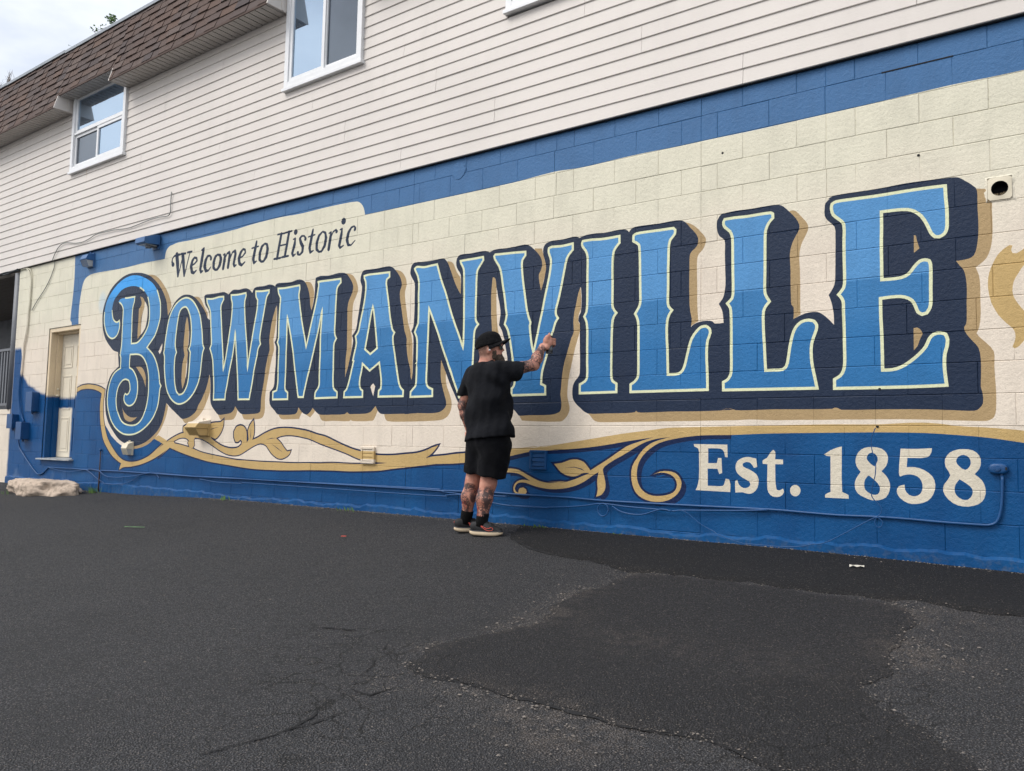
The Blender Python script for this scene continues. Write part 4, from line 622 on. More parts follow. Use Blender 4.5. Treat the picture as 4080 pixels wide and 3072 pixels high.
class Shape:
    def __init__(s, mat, polys=(), strokes=(), w=0, xr=None):
        s.mat = mat; s.polys = [np.asarray(p) for p in polys]; s.w = w; s.xr = xr
        s.sA = np.vstack([x[0] for x in strokes]) if strokes else None; s.sB = np.vstack([x[1] for x in strokes]) if strokes else None
        pts = np.vstack(s.polys) if s.polys else np.vstack([s.sA, s.sB])
        s.lo = pts.min(0)-w; s.hi = pts.max(0)+w
        for p in s.polys: add_segs(p)
    def hit(s, P):
        r = np.zeros(len(P), bool)
        for p in s.polys: r ^= inpoly(P, p)
        if s.sA is not None:
            k = ((np.maximum(s.sA, s.sB) > P.min(0)-s.w).all(1)) & ((np.minimum(s.sA, s.sB) < P.max(0)+s.w).all(1))
            for a, b in zip(s.sA[k], s.sB[k]):
                ab = b-a; t = np.clip(((P-a)@ab)/max(ab@ab, 1e-12), 0, 1); r |= np.linalg.norm(P-a-t[:, None]*ab, axis=1) < s.w
        if s.xr: r &= (P[:, 0] > s.xr[0]) & (P[:, 0] < s.xr[1])
        return r
def stroke_of(P, w, keep=None, closed=True):
    Q = np.roll(P, -1, 0); k = np.ones(len(P), bool) if keep is None else keep(P, Q)
    if not closed: k[-1] = False
    for s in (w, -w):
        O = offset(P, s); SEG.append(np.hstack([O, np.roll(O, -1, 0)])[k])
    return P[k], Q[k]
SHAPES = []     # from the top coat down
letters = {k: [curve(unflat(c)) for c in v] for k, v in LET.items()}
WP = .0105
zB = 2.06
def keepB(P, Q):
    z = (P[:, 1]+Q[:, 1])/2; x = (P[:, 0]+Q[:, 0])/2
    lim = np.where(x > -10.35, 2.22, np.where(x < -11.2, 2.02, 2.12))
    stem = (x > -11.02) & (x < -10.55) & (z < 2.28)
    return (z < lim) | stem
strokes = []
for k, v in letters.items():
    for c in v: strokes.append(stroke_of(c, WP, keepB if k == 'B' else None))
SHAPES.append(Shape('pale', strokes=strokes, w=WP))
for k, v in letters.items(): SHAPES.append(Shape('letB' if k == 'B' else 'letter', v))
sq = []
for s in SCRIPT:
    S_ = unflat(s, 3)
    for a, b in zip(S_[:-1], S_[1:]):
        d = b[:2]-a[:2]; l = np.linalg.norm(d); nn = np.array([-d[1], d[0]])/l if l > .003 else np.array([0, 1.])
        wa, wb = a[2]*.60, b[2]*.60
        sq.append(np.array([a[:2]+nn*wa, b[:2]+nn*wb, b[:2]-nn*wb, a[:2]-nn*wa]))
    for a in S_:
        rr = a[2]*.60; sq.append(np.array([a[:2]+rr*np.array([math.cos(t), math.sin(t)]) for t in np.linspace(0, 2*math.pi, 9)[:-1]]))
for q in sq: SHAPES.append(Shape('navy', [q]))
eh = [curve(unflat(p), 80) for p in ESTH]
for p in EST:
    c = curve(unflat(p), 62); lo, hi = c.min(0), c.max(0)
    SHAPES.append(Shape('est', [c]+[h for h in eh if (h.mean(0) > lo).all() and (h.mean(0) < hi).all()]))
for p in LEAFV: SHAPES.append(Shape('navy2', [unflat(p)]))
arch = curve(unflat(ARCH)); holes = [curve(unflat(p)) for p in VHOLE]
SHAPES.append(Shape('gold', [arch]+holes)); SHAPES.append(Shape('gold', [unflat(CROSS)]))
def keepA(P, Q):
    x = (P[:, 0]+Q[:, 0])/2; z = (P[:, 1]+Q[:, 1])/2
    band_top = (x > -4.9) & (z > .17+.0*x) & (np.arange(len(P)) < len(P)*.48)
    right = (x > -2.3) & (z > .2)
    return ~(band_top | right)
SHAPES.append(Shape('navy2', strokes=[stroke_of(arch, .017, keepA)]+[stroke_of(h, .013) for h in holes], w=.017))
SHAPES.append(Shape('gold', [curve(unflat(SGOLD))]))
for p in GAPG: SHAPES.append(Shape('gold_sh', [curve(unflat(p))]))
for p in GAPC: SHAPES.append(Shape('base', [curve(unflat(p))]))
for p in NAVY: SHAPES.append(Shape('navy', [curve(unflat(p), 50)]))
for p in GOLDS: SHAPES.append(Shape('gold_sh', [curve(unflat(p), 50)]))
for dx, dz in ((.022, -.016), (.040, -.030)): SHAPES.append(Shape('navy2', [arch+np.array([dx, dz])], xr=(-4.6, -2.3)))
SHAPES.append(Shape('top', [curve(unflat(TOPB))])); SHAPES.append(Shape('bot', [unflat(BOTF)]))
DUCT = (-.566, 1.878, .047)
add_segs(np.array([(DUCT[0]+DUCT[2]*math.cos(2*math.pi*i/28), DUCT[1]+DUCT[2]*math.sin(2*math.pi*i/28)) for i in range(28)]))
SEG = np.vstack(SEG)
LAYER = {n: i for i, n in enumerate(['base', 'top', 'bot', 'gold_sh', 'navy', 'navy2', 'gold', 'pale', 'letter', 'letB', 'est'])}
WALLMATS = [MATS[n] for n in LAYER]
def clip(seg, lo, hi):
    a = seg[:, :2]; d = seg[:, 2:]-a; t0 = np.zeros(len(a)); t1 = np.ones(len(a)); ok = np.ones(len(a), bool)
    for k in (0, 1):
        for s, lim in ((-1, -lo[k]), (1, hi[k])):
            p = s*d[:, k]; q = lim-s*a[:, k]
            with np.errstate(all='ignore'): r = q/p
            ok &= ~((np.abs(p) < 1e-12) & (q < 0))
            t0 = np.where(p < -1e-12, np.maximum(t0, r), t0); t1 = np.where(p > 1e-12, np.minimum(t1, r), t1)
    ok &= t1-t0 > 1e-6
    return a[ok]+d[ok]*t0[ok, None], a[ok]+d[ok]*t1[ok, None]
def block_geo(x0, x1, z0, z1, rr):
    """one concrete block face: chamfered into the joints, cut along every paint edge"""
    hx, hz = rr.choice((.003, .004, .005)), rr.uniform(.0038, .0055); dj, dv = rr.uniform(.0026, .0044), rr.choice((.0003, .0005, .0007, .001, .0016, .0024)); yo = rr.uniform(-.0012, .0012)
    lo, hi = np.array([x0, z0]), np.array([x1, z1])
    m = (np.maximum(SEG[:, :2], SEG[:, 2:]) > lo).all(1) & (np.minimum(SEG[:, :2], SEG[:, 2:]) < hi).all(1)
    a, b = clip(SEG[m], lo, hi) if m.any() else (np.zeros((0, 2)), np.zeros((0, 2)))
    V = [Vector(p) for p in ((x0, z0), (x1, z0), (x1, z1), (x0, z1), (x0+hx, z0+hz), (x1-hx, z0+hz), (x1-hx, z1-hz), (x0+hx, z1-hz))]
    E = [(0,1),(1,2),(2,3),(3,0),(4,5),(5,6),(6,7),(7,4),(0,4),(1,5),(2,6),(3,7)]
    for p, q in zip(a, b):
        i = len(V); V += [Vector(p), Vector(q)]; E.append((i, i+1))
    vs, es, fs, *_ = delaunay_2d_cdt(V, E, [], 0, 1e-5)
    P = np.array([(v.x, v.y) for v in vs]); T = np.array(fs)
    cen = P[T].mean(1); keep = np.hypot(cen[:, 0]-DUCT[0], cen[:, 1]-DUCT[1]) > DUCT[2]*.985; T = T[keep]; cen = cen[keep]; mat = np.full(len(T), -1)
    for s in SHAPES:
        if (s.lo < hi).all() and (s.hi > lo).all():
            u = mat < 0
            if not u.any(): break
            mat[np.where(u)[0][s.hit(cen[u])]] = LAYER[s.mat]
    mat[mat < 0] = 0
    ex = np.minimum(P[:, 0]-x0, x1-P[:, 0]); ez = np.minimum(P[:, 1]-z0, z1-P[:, 1])
    y = np.maximum(dv*np.clip(1-ex/hx, 0, 1), dj*np.clip(1-ez/hz, 0, 1))+yo
    return P, y, T, mat
def block_mesh(name, geo, ox, oz):
    P, y, T, mat = geo
    me = bpy.data.meshes.new(name); me.from_pydata([(p[0]-ox, yy, p[1]-oz) for p, yy in zip(P, y)], [], [tuple(t) for t in T])
    for mt in WALLMATS: me.materials.append(mt)
    me.polygons.foreach_set('material_index', mat.astype(np.int32)); me.update(); return me
DX0, DX1, DZ0, DZ1 = -13.23, -12.24, -.085, 1.895
XL, XR, XC = -17.2, 1.7, -14.39
cells = []
def phase(k, x):
    if x > -2.546 and k >= 6: return .2945 if k % 2 == 0 else .0935
    if x < -5.586: return .12 if k % 2 == 0 else .32
    return 0. if k % 2 == 0 else .2
for k in range(-4, 15):
    z0, z1 = .2*k, .2*k+.2
    cuts = set()
    segs = [(XC, -5.586), (-5.586, -2.546), (-2.546, XR)]
    if z1 <= .61: segs[0] = (XL, -5.586)
    for a, b in segs:
        ph = phase(k, (a+b)/2); cuts |= {round(a, 4), round(b, 4)}
        i = math.floor((a+4.11)/.4)-1
        while -4.11+ph+.4*i < b:
            x = -4.11+ph+.4*i
            if x > a+.06 and x < b-.06: cuts.add(round(x, 4))
            i += 1
    if k >= 10: cuts |= {-1.61}
    if k >= 12: cuts |= {-3.888}
    if 5 <= k <= 9: cuts |= {-3.618}
    if 5 <= k <= 8: cuts |= {-2.80}
    if z1 > DZ0 and z0 < DZ1:
        cuts = {c for c in cuts if not (DX0-.08 < c < DX1+.08)} | {DX0, DX1}
    cs = []
    for c in sorted(cuts):
        if cs and c-cs[-1] < .03:
            if c in (DX0, DX1, XC, XR): cs[-1] = c
            continue
        cs.append(c)
    for a, b in zip(cs, cs[1:]):
        if b-a < .02: continue
        c0, c1 = z0, z1
        if a >= DX0-.001 and b <= DX1+.001:
            if c0 >= DZ0 and c1 <= DZ1: continue
            if c0 < DZ1 < c1: c0 = DZ1
            elif c0 < DZ0 < c1: c1 = DZ0
            elif c0 < DZ1 and c1 > DZ0: continue
        cells.append((a, b, c0, c1))
def pix(x, y, z):
    v = Vector((x, y+CD, z-CH)); d = v.dot(f2); return 2040+F*v.dot(CR)/d, 1536-F*v.dot(CU)/d
def size_px(c):
    q = [pix(x, 0, z) for x in c[:2] for z in c[2:]]; xs_ = [min(max(a[0], 0), 4080) for a in q]; ys_ = [min(max(a[1], 0), 3072) for a in q]
    s = (max(xs_)-min(xs_))*(max(ys_)-min(ys_))
    if c[2] >= 2.96 or c[3] < -.5: s *= .01
    cx = (c[0]+c[1])/2
    if -4.75 < cx < -4.5 and c[3] < .9: s *= .2
    return s
order = sorted(range(len(cells)), key=lambda i: -size_px(cells[i])); own = set(order[:298])
bld = empty('painted_block_building', (-6, 0, gz(-6, 0)), 'two-storey building with painted block ground floor, pale siding and brown shingled roof edge', 'building')
core = MB()
core.box(XC+.02, DX0-.02, .03, .25, -.9, 3.05); core.box(DX1+.02, XR, .09, .25, -.9, 3.05); core.box(DX0-.02, DX1+.02, .03, .25, DZ1+.02, 3.05); core.box(DX0-.02, DX1+.02, .03, .25, -.9, DZ0-.02)
core.box(XL, XC, .03, .25, -.9, .58)
wall = core.build('block_wall', MATS['greyblock'], bld)
wall['label'] = 'concrete block wall painted with the town-name mural'
off = W2L(wall); rest = dict(P=[], y=[], T=[], m=[]); nb = 0
for i, c in enumerate(cells):
    geo = block_geo(*c, random.Random(i))
    if i in own:
        ox, oz = (c[0]+c[1])/2, (c[2]+c[3])/2
        ob = bpy.data.objects.new('block', block_mesh('block', geo, ox, oz)); link(ob, wall); ob.location = (ox-off.x, 0-off.y, oz-off.z)
    else:
        P, y, T, mt = geo; rest['P'] += [tuple(p) for p in P]; rest['y'] += list(y); rest['T'] += [tuple(t+nb) for t in T]; rest['m'] += list(mt); nb += len(P)
me = block_mesh('far_block', (np.array(rest['P']), np.array(rest['y']), rest['T'], np.array(rest['m'])), off.x, off.z); 
o = bpy.data.objects.new('far_block', me); link(o, wall); o.location = (0, -off.y, 0); o['kind'] = 'stuff'
# low parged footing under the lowest course
fx = np.arange(-14.4, XR, .05); rr = random.Random(4); prof = []
h = 0
for x in fx:
    h = h*.8+rr.gauss(0, .012)
    prof.append((x, -.405+h*.6, .012+abs(rr.gauss(0, .004))))
mb = MB(); vs_ = []
for x, zt, d in prof:
    vs_ += [(x, .004, zt+.012), (x, -d*.6, zt), (x, -d-.004, zt-.010), (x, -d-.004, gz(x, 0)-.12)]
mb.add(vs_, [(4*i+j, 4*i+4+j, 4*i+5+j, 4*i+1+j) for i in range(len(prof)-1) for j in range(3)])
foot = mb.build('wall_footing', MATS['bot'], bld, False)
# scars in the wall: an open joint, a plastered-over disc, anchor holes
m_ = MB(); m_.box(-1.243, -0.808, -.0025, .004, 2.798, 2.806); m_.build('open_joint', MATS['dark'], wall)
rr = random.Random(2); n_ = 26; ds = [(-5.007+(.085+rr.uniform(-.008, .008))*math.cos(2*math.pi*i/n_), 2.839+(.085+rr.uniform(-.008, .008))*math.sin(2*math.pi*i/n_)) for i in range(n_)]
m_ = MB(); m_.add([(-5.007, -.005, 2.839)]+[(x, -.004, z) for x, z in ds]+[(x, .003, z) for x, z in ds], [(0, 1+i, 1+(i+1) % n_) for i in range(n_)]+[(1+i, 1+n_+i, 1+n_+(i+1) % n_, 1+(i+1) % n_) for i in range(n_)]); m_.build('plaster_scar', MATS['top'], wall)
for hx_, hz_ in ((-2.373, 2.472), (-1.023, 2.183), (-1.299, 0.396), (-1.282, 0.644)):
    m_ = MB(); m_.tube([(hx_, -.0025, hz_), (hx_, .004, hz_)], .009, 10); m_.build('anchor_hole', MATS['dark'], wall)
# ------------------------------------------------------------------ upper storey: siding
ZS, DZS = 2.955, .1195
back = MB(); back.box(-34, XR, .0, .2, 2.962, 6.2)
siding = back.build('siding', MATS['siding'], bld)
WINS = [(-12.74, -11.18, 4.25, 5.47), (-7.63, -6.35, 4.27, 5.75), (-4.43, -3.1, 4.21, 5.75)]
soff = W2L(siding); cache = {}; rs = random.Random(21)
def board(x0, x1, z0, h, first):
    L = round(x1-x0, 3); key = (L, round(h, 3))
    if key not in cache:
        m = MB(); yb, yt = -.041, -.030
        pr = [(yb+.010, -.001), (yb+.001, .002), (yb, .007), (yb+.001, .012), (yt, h+.006), (-.012, h+.006), (-.012, -.001)]
        m.prism(pr, 0, L); o = m.build('siding_board', MATS['siding'], None); cache[key] = o.data
        COL.objects.unlink(o); bpy.data.objects.remove(o)
    o = bpy.data.objects.new('siding_board', cache[key]); link(o, siding); o.location = (x0-soff.x, rs.uniform(-.0008, .0008)-soff.y, z0-soff.z)
pat = [-16.8, -13.1, -9.35, -5.75, -2.2, 1.4]
nrow = int((5.75-ZS)/DZS)
for r_i in range(nrow):
    z0 = ZS+r_i*DZS; h = DZS
    shift = [0, 0, 1.19, 1.19, -.85, -.85, .45, .45, -1.4, -1.4][r_i % 10]
    cuts = [-17.4]+[p+shift for p in pat if -17.3 < p+shift < XR-.1]+[XR]
    for a, b in zip(cuts, cuts[1:]):
        a2 = a+.0014; b2 = b-.0014
        spans = [(a2, b2)]
        for wx0, wx1, wz0, wz1 in WINS:
            if z0+h > wz0+.02 and z0 < wz1-.02:
                new = []
                for s0, s1 in spans:
                    if s1 <= wx0 or s0 >= wx1: new.append((s0, s1)); continue
                    if s0 < wx0-.01: new.append((s0, wx0))
                    if s1 > wx1+.01: new.append((wx1, s1))
                spans = new
        for s0, s1 in spans:
            if s1-s0 < .01: continue
            board(s0, s1, z0, h, r_i == 0)
# dark starter gap and drip trim under the siding
MB().box(-17.4, XR, -.028, -.002, 2.947, 2.9535).build('starter_strip', MATS['dark'], siding)
# ------------------------------------------------------------------ windows
def frame_rect(m, x0, x1, z0, z1, t, y0, y1):
    m.box(x0, x0+t, y0, y1, z0, z1); m.box(x1-t, x1, y0, y1, z0, z1); m.box(x0+t, x1-t, y0+.0005, y1, z0, z0+t); m.box(x0+t, x1-t, y0+.0005, y1, z1-t, z1)
def window(x0, x1, z0, z1, style, label):
    m = MB(); frame_rect(m, x0, x1, z0, z1, .065, -.075, -.01)
    fr = m.build('window', MATS['white_vinyl'], bld, bevel=.004); fr['label'] = label
    m = MB(); m.box(x0-.02, x1+.02, -.09, -.01, z0-.035, z0-.001); m.build('sill', MATS['white_vinyl'], fr, bevel=.004)
    def sash(a, b, c, d, mat, y, t=.045):
        m = MB(); frame_rect(m, a, b, c, d, t, y-.03, y); m.build('frame', MATS['white_vinyl'], fr, bevel=.003)
        m = MB(); m.box(a+t, b-t, y-.012, y-.006, c+t, d-t); m.build('pane', mat, fr)
    i0, i1, k0, k1 = x0+.065, x1-.065, z0+.065, z1-.065
    if style == 'transom':
        zm = k0+(k1-k0)*.47; xm = (i0+i1)/2
        sash(i0, i1, zm+.012, k1, MATS['glass'], -.02); sash(i0, xm+.01, k0, zm-.012, MATS['glass_dim'], -.012); sash(xm-.02, i1, k0, zm-.012, MATS['glass'], -.03)
        m = MB(); m.box(i0, i1, -.066, -.02, zm-.012, zm+.012); m.build('mullion', MATS['white_vinyl'], fr)
    else:
        xm = (i0+i1)/2
        sash(i0, xm+.03, k0, k1, MATS['glass'], -.03); sash(xm, i1, k0, k1, MATS['glass_dim'], -.012)
    # dim room behind
    return fr
window(*WINS[0], 'transom', 'white window with a wide upper pane over two small panes')
window(*WINS[1], 'slider', 'white two-pane sliding window with one dark screen')
window(*WINS[2], 'slider', 'white window cut off by the top of the picture')
# ------------------------------------------------------------------ mansard roof
ZE, YE, SL, HT = 5.21, -.33, .26, 1.05
def mp_(x, h): return (x, YE+SL*h, ZE+h)
deck = MB()
segs_ = [(-17.4, -12.74-.06, 0.), (-12.74-.06, -11.18+.02, .20), (-11.18+.02, -7.63-.03, 0.), (-7.63-.03, -6.35+.03, .52), (-6.35+.03, -4.46, 0.), (-4.46, -3.07, .52), (-3.07, XR, 0.)]
for a, b, hb in segs_:
    p = [(YE+SL*hb+.02, ZE+hb+.004), (YE+SL*HT+.02, ZE+HT), (.15, ZE+HT), (.15, ZE+hb+.02), (-.02, ZE+hb+.02)]
    deck.prism(p, a, b)
roof = deck.build('mansard_roof', MATS['soffit'], bld)
ro = W2L(roof); rs = random.Random(5); EXP = .121
scache = {}
def shingle(x0, x1, h0, h1, up):
    key = (round(x1-x0, 2), round(h1-h0, 3), up)
    if key not in scache:
        m = MB(); L = key[0]-.004; t0, t1 = (.024, .006) if up else (.015, .004); hh = h1-h0
        k = 1/math.sqrt(1+SL*SL); ny, nz_ = -k, SL*k
        c = [(0, 0, 0), (L, 0, 0), (L, SL*hh, hh), (0, SL*hh, hh)]
        c2 = [(0, ny*t0, nz_*t0), (L, ny*t0, nz_*t0), (L, SL*hh+ny*t1, hh+nz_*t1), (0, SL*hh+ny*t1, hh+nz_*t1)]
        m.add(c+c2, [(0,1,2,3),(4,7,6,5),(0,4,5,1),(1,5,6,2),(2,6,7,3),(3,7,4,0)])
        o = m.build('shingle', MATS['shingle'], None); scache[key] = o.data; COL.objects.unlink(o); bpy.data.objects.remove(o)
    o = bpy.data.objects.new('shingle', scache[key]); link(o, roof); q = mp_(x0, h0); o.location = (q[0]-ro.x, q[1]+.018-ro.y+rs.uniform(-.001, .001), q[2]-ro.z)
cnt = 0; far = MB()
for a, b, hb in segs_:
    nr = int(math.ceil((HT-hb)/EXP))
    for r_i in range(nr):
        h0 = hb+r_i*EXP; h1 = min(h0+EXP+.012, HT+.0)
        x = a+ (0 if r_i % 2 else -.11); up = False
        while x < b-.01:
            wv = rs.choice((.18, .22, .25, .28, .31)); x1 = min(x+wv, b); x0 = max(x, a); up = not up
            if x1-x0 > .03:
                if b < -7.5 and x1 > -16.2 and cnt < 298:
                    shingle(x0, x1, h0, h1, up); cnt += 1
                else:
                    q = mp_(x0, h0); hh = h1-h0; t0 = .016 if up else .010
                    far.add([(x0, q[1]+.018, q[2]), (x1-.004, q[1]+.018, q[2]), (x1-.004, q[1]+.018+SL*hh, q[2]+hh), (x0, q[1]+.018+SL*hh, q[2]+hh), (x0, q[1]+.018-t0, q[2]), (x1-.004, q[1]+.018-t0, q[2]), (x1-.004, q[1]+.018-.005+SL*hh, q[2]+hh), (x0, q[1]+.018-.005+SL*hh, q[2]+hh)], [(0,1,2,3),(4,7,6,5),(0,4,5,1),(1,5,6,2),(2,6,7,3),(3,7,4,0)])
            x += wv
o = far.build('far_shingle', MATS['shingle'], roof); o['kind'] = 'stuff'
# eave fascia, soffit slats, cheeks, roof-edge flashing
m = MB()
for a, b, hb in segs_: m.box(a, b, YE+SL*hb+.0, YE+SL*hb+.014, ZE+hb-.022, ZE+hb+.006)
m.build('eave_trim', MATS['shingle'], roof)
sc_ = {}
for a, b, hb in segs_:
    x = a; y0 = YE+SL*hb+.014
    while x < b-.02:
        x1 = min(x+.105, b); key = (round(x1-x, 3), hb)
        if key not in sc_:
            mm = MB(); L = key[0]; mm.prism([(0, 0)]*0 or [(y0, 0), (-.012, 0), (-.012, .012), (y0, .012)], .009, L-.009); mm.box(-.009, .009, y0, -.012, .011, .014)
            o = mm.build('soffit_slat', MATS['soffit'], None); sc_[key] = o.data; COL.objects.unlink(o); bpy.data.objects.remove(o)
        if b < -6 or x < -6:
            o = bpy.data.objects.new('soffit_slat', sc_[key]); link(o, roof); o.location = (x-ro.x, -ro.y, ZE+hb-.02-ro.z)
        x = x1
for xc, s, hb in ((-12.80, 1, .2), (-11.16, -1, .2), (-7.66, 1, .52), (-6.32, -1, .52)):
    m = MB(); m.add([(xc+s*.003, YE-.008, ZE-.024), (xc+s*.003, -.008, ZE-.024), (xc+s*.003, -.008, ZE+hb-.022), (xc+s*.003, YE+SL*hb-.006, ZE+hb-.022)]+[(xc+s*.02, YE-.008, ZE-.024), (xc+s*.02, -.008, ZE-.024), (xc+s*.02, -.008, ZE+hb-.022), (xc+s*.02, YE+SL*hb-.006, ZE+hb-.022)], [(0,1,2,3),(7,6,5,4),(0,4,5,1),(1,5,6,2),(2,6,7,3),(3,7,4,0)]); m.build('cheek', MATS['siding'], roof)
    m = MB(); m.box(min(xc+.021*s, xc+.03*s), max(xc+.021*s, xc+.03*s), -.14, -.11, ZE-.02, ZE+hb-.024); m.build('cheek_trim', MATS['siding'], roof)
m = MB(); xx = -17.4; rr = random.Random(8); yt = YE+SL*HT
while xx < XR:
    x1 = min(xx+2.4+rr.uniform(-.4, .4), XR); dz = rr.uniform(-.012, .018); m.prism([(yt-.022, ZE+HT-.025+dz), (yt-.030, ZE+HT+.012+dz), (yt+.05, ZE+HT+.030+dz), (.17, ZE+HT+.03+dz), (.17, ZE+HT+.002)], xx, x1-.004); xx = x1
m.build('roof_flashing', MATS['galv'], roof)
MB().box(-17.4, XR, .18, 9, ZE+HT-.2, ZE+HT-.05).build('flat_roof', MATS['membrane'], bld)
m = MB(); m.box(-17.4, -17.3, .2, 9, 3., 6.0); m.box(XR-.1, XR, .2, 9, -.9, 6.0); m.box(-17.4, XR, 8.9, 9, -.9, 6.0); m.build('rear_wall', MATS['siding'], bld)
# ------------------------------------------------------------------ door in its deep opening
m = MB(); D = .18
m.box(DX0, DX0+.0, 0, 0, 0, 0) if 0 else None
m.box(DX0+.002, DX0+.06, .012, D+.05, DZ0, DZ1-.06); m.box(DX1-.06, DX1-.002, .012, D+.05, DZ0, DZ1-.06); m.box(DX0+.002, DX1-.002, .012, D+.05, DZ1-.06, DZ1-.002)
m.box(DX0+.06, DX0+.085, .10, D-.002, DZ0, DZ1-.085); m.box(DX1-.085, DX1-.06, .10, D-.002, DZ0, DZ1-.085); m.box(DX0+.06, DX1-.06, .10, D-.002, DZ1-.085, DZ1-.06)
door = MB(); door.box(DX0+.06, DX1-.06, D, D+.045, DZ0+.02, DZ1-.065)
do = door.build('door', MATS['door'], bld, bevel=.003); do['label'] = 'cream panelled door half masked with blue spray'
m.build('door_frame', MATS['jamb'], do, bevel=.004)
pw = (DX1-DX0-.12)
for cx in (.27, .73):
    for (za, zb) in ((.10, .62), (.74, 1.26), (1.38, 1.72)):
        px0 = DX0+.06+pw*cx-.14; px1 = px0+.28; z0, z1 = DZ0+za, DZ0+zb
        mm = MB(); frame_rect(mm, px0, px1, z0, z1, .018, D-.008, D+.002); mm.box(px0+.05, px1-.05, D-.006, D+.002, z0+.05, z1-.05); mm.build('panel', MATS['door'], do, bevel=.003)
mm = MB(); mm.tube([(DX0+.075, .155, .87), (DX0+.11, .13, .87)], .018, 10); mm.tube([(DX0+.075, .15, .97), (DX0+.10, .14, .97)], .014, 10); mm.box(DX0+.062, DX0+.075, .12, .17, .83, 1.01)
mm.build('handle', MATS['creamfix'], do, True)
mm = MB(); mm.prism([(-.07, DZ0-.022), (-.07, DZ0-.004), (D, DZ0+.014), (D, DZ0-.022)], DX0-.03, DX1+.025); mm.build('threshold', basic('worn_aluminium_sill', lin(176, 180, 182), .45, metal=.3, var=.3), do, bevel=.003)
MB().box(DX0-.1, DX1+.1, .24, .3, -.3, 2.1).build('door_backing', MATS['dark'], bld)
# ------------------------------------------------------------------ porch left of the corner
m = MB(); m.box(-34, XC-.0, 2.2, 2.4, -.9, 3.0); pb = m.build('porch_back_wall', MATS['greyblock'], bld)
kk = 0
for r_i in range(0, 12):
    for c_i in range(14):
        x0 = -20.1+.4*c_i+(.2 if r_i % 2 else 0); z0 = .2*r_i+.4
        if z0 > 2.7: continue
        mm = MB(); mm.box(x0+.005, x0+.395, 2.185, 2.2, z0+.005, z0+.195); mm.build('block', MATS['greyblock'], pb)
MB().box(XC, XC+.2, .26, 2.3, -.9, 3.0).build('porch_side_wall', MATS['greyblock'], bld)
pc = MB().box(-34, XC+.0, .0, 2.3, 2.90, 2.96).build('porch_ceiling', MATS['porchceil'], bld)
for i in range(16):
    y = .02+i*.14; MB().box(-33.9, XC-.01, y, y+.13, 2.888, 2.899).build('ceiling_board', MATS['porchceil'], pc)
mm = MB(); mm.tube([(-15.55, 1.15, 2.86), (-15.0, 1.15, 2.86)], .05, 10); cl = mm.build('ceiling_light', MATS['lens_lit'], None, True); tag(cl, 'small white tube light under the porch ceiling', 'ceiling light')
mm = MB(); mm.tube([(-14.47, .035, .67), (-14.47, .035, 2.9)], .068, 18, cap=True); post = mm.build('porch_post', MATS['steel'], None, True); tag(post, 'grey steel post at the porch corner', 'post')
cap = MB(); cap.box(XL, XC-.005, -.008, .26, .59, .67); cap.build('wall_cap', MATS['base'], bld, bevel=.006)
rail = empty('porch_railing', (-15.5, .06, .68), 'grey metal porch railing with upright bars above the low cream wall', 'railing')
mm = MB(); mm.box(XL, -14.55, .03, .08, .735, .775); mm.build('bottom_rail', MATS['steel'], rail); mm = MB(); mm.box(XL, -14.55, .03, .08, 1.64, 1.68); mm.build('top_rail', MATS['steel'], rail)
x = -14.63
while x > XL+.1:
    mm = MB(); mm.box(x-.045, x, .04, .07, .776, 1.639); mm.build('bar', MATS['steel'], rail); x -= .105
mm = MB(); mm.box(XL+.02, XL+.06, .035, .075, .67, .734); mm.box(-14.6, -14.56, .035, .075, .67, .734); mm.build('foot', MATS['steel'], rail)
# ------------------------------------------------------------------ fixtures on the wall
def wallpack(name, x, z, w_, h, d, mats, label, cage=False):
    root = empty(name, (x, 0, z), label, 'wall light', 'small flood lights on the painted wall')
    hm, lm = mats
    m = MB(); m.box(x-w_/2, x+w_/2, -.02, .006, z-h/2, z+h/2); m.build('back_plate', hm, root, bevel=.004)
    m = MB(); m.prism([(-.02, z+h*.46), (-d*.75, z+h*.34), (-d, z+h*.02), (-d*.96, z-h*.04), (-.02, z-h*.04)], x-w_*.46, x+w_*.46); m.build('housing', hm, root, bevel=.004)
    m = MB(); m.prism([(-.02, z-h*.05), (-d*.93, z-h*.05), (-d*.62, z-h*.46), (-.02, z-h*.46)], x-w_*.42, x+w_*.42); ln = m.build('lens', lm, root, bevel=.003)
    m = MB(); n = 6
    for i in range(n+1):
        xx = x-w_*.42+w_*.84*i/n; m.tube([(xx, -d*.95, z-h*.05), (xx, -d*.64, z-h*.47)], .0035, 5)
    m.build('lens_rib', hm, ln)
    m = MB(); m.tube([(x, -.02, z+h*.5), (x, -.02, z+h*.6)], .012, 8); m.build('conduit_nipple', hm, root); return root
F3P = paint('light_cream_gold_paint', lambda g: g.mix(g.ramp(g.xyz()[2], .425, .43), lin(192, 164, 112), lin(224, 212, 194)), bumpk=.15)
wallpack('wall_light', -12.03, 2.815, .19, .21, .13, (MATS['bluefix_top'], MATS['lens']), 'small blue light with ribbed glass under the siding, nearest the door')
wallpack('wall_light', -8.98, .375, .25, .20, .20, (F3P, MATS['goldfix']), 'small box light painted cream and gold among the scroll leaves')
wallpack('wall_light', -10.66, .10, .15, .18, .10, (MATS['creamfix'], MATS['lens']), 'small cream light with a caged lens below the letter B')
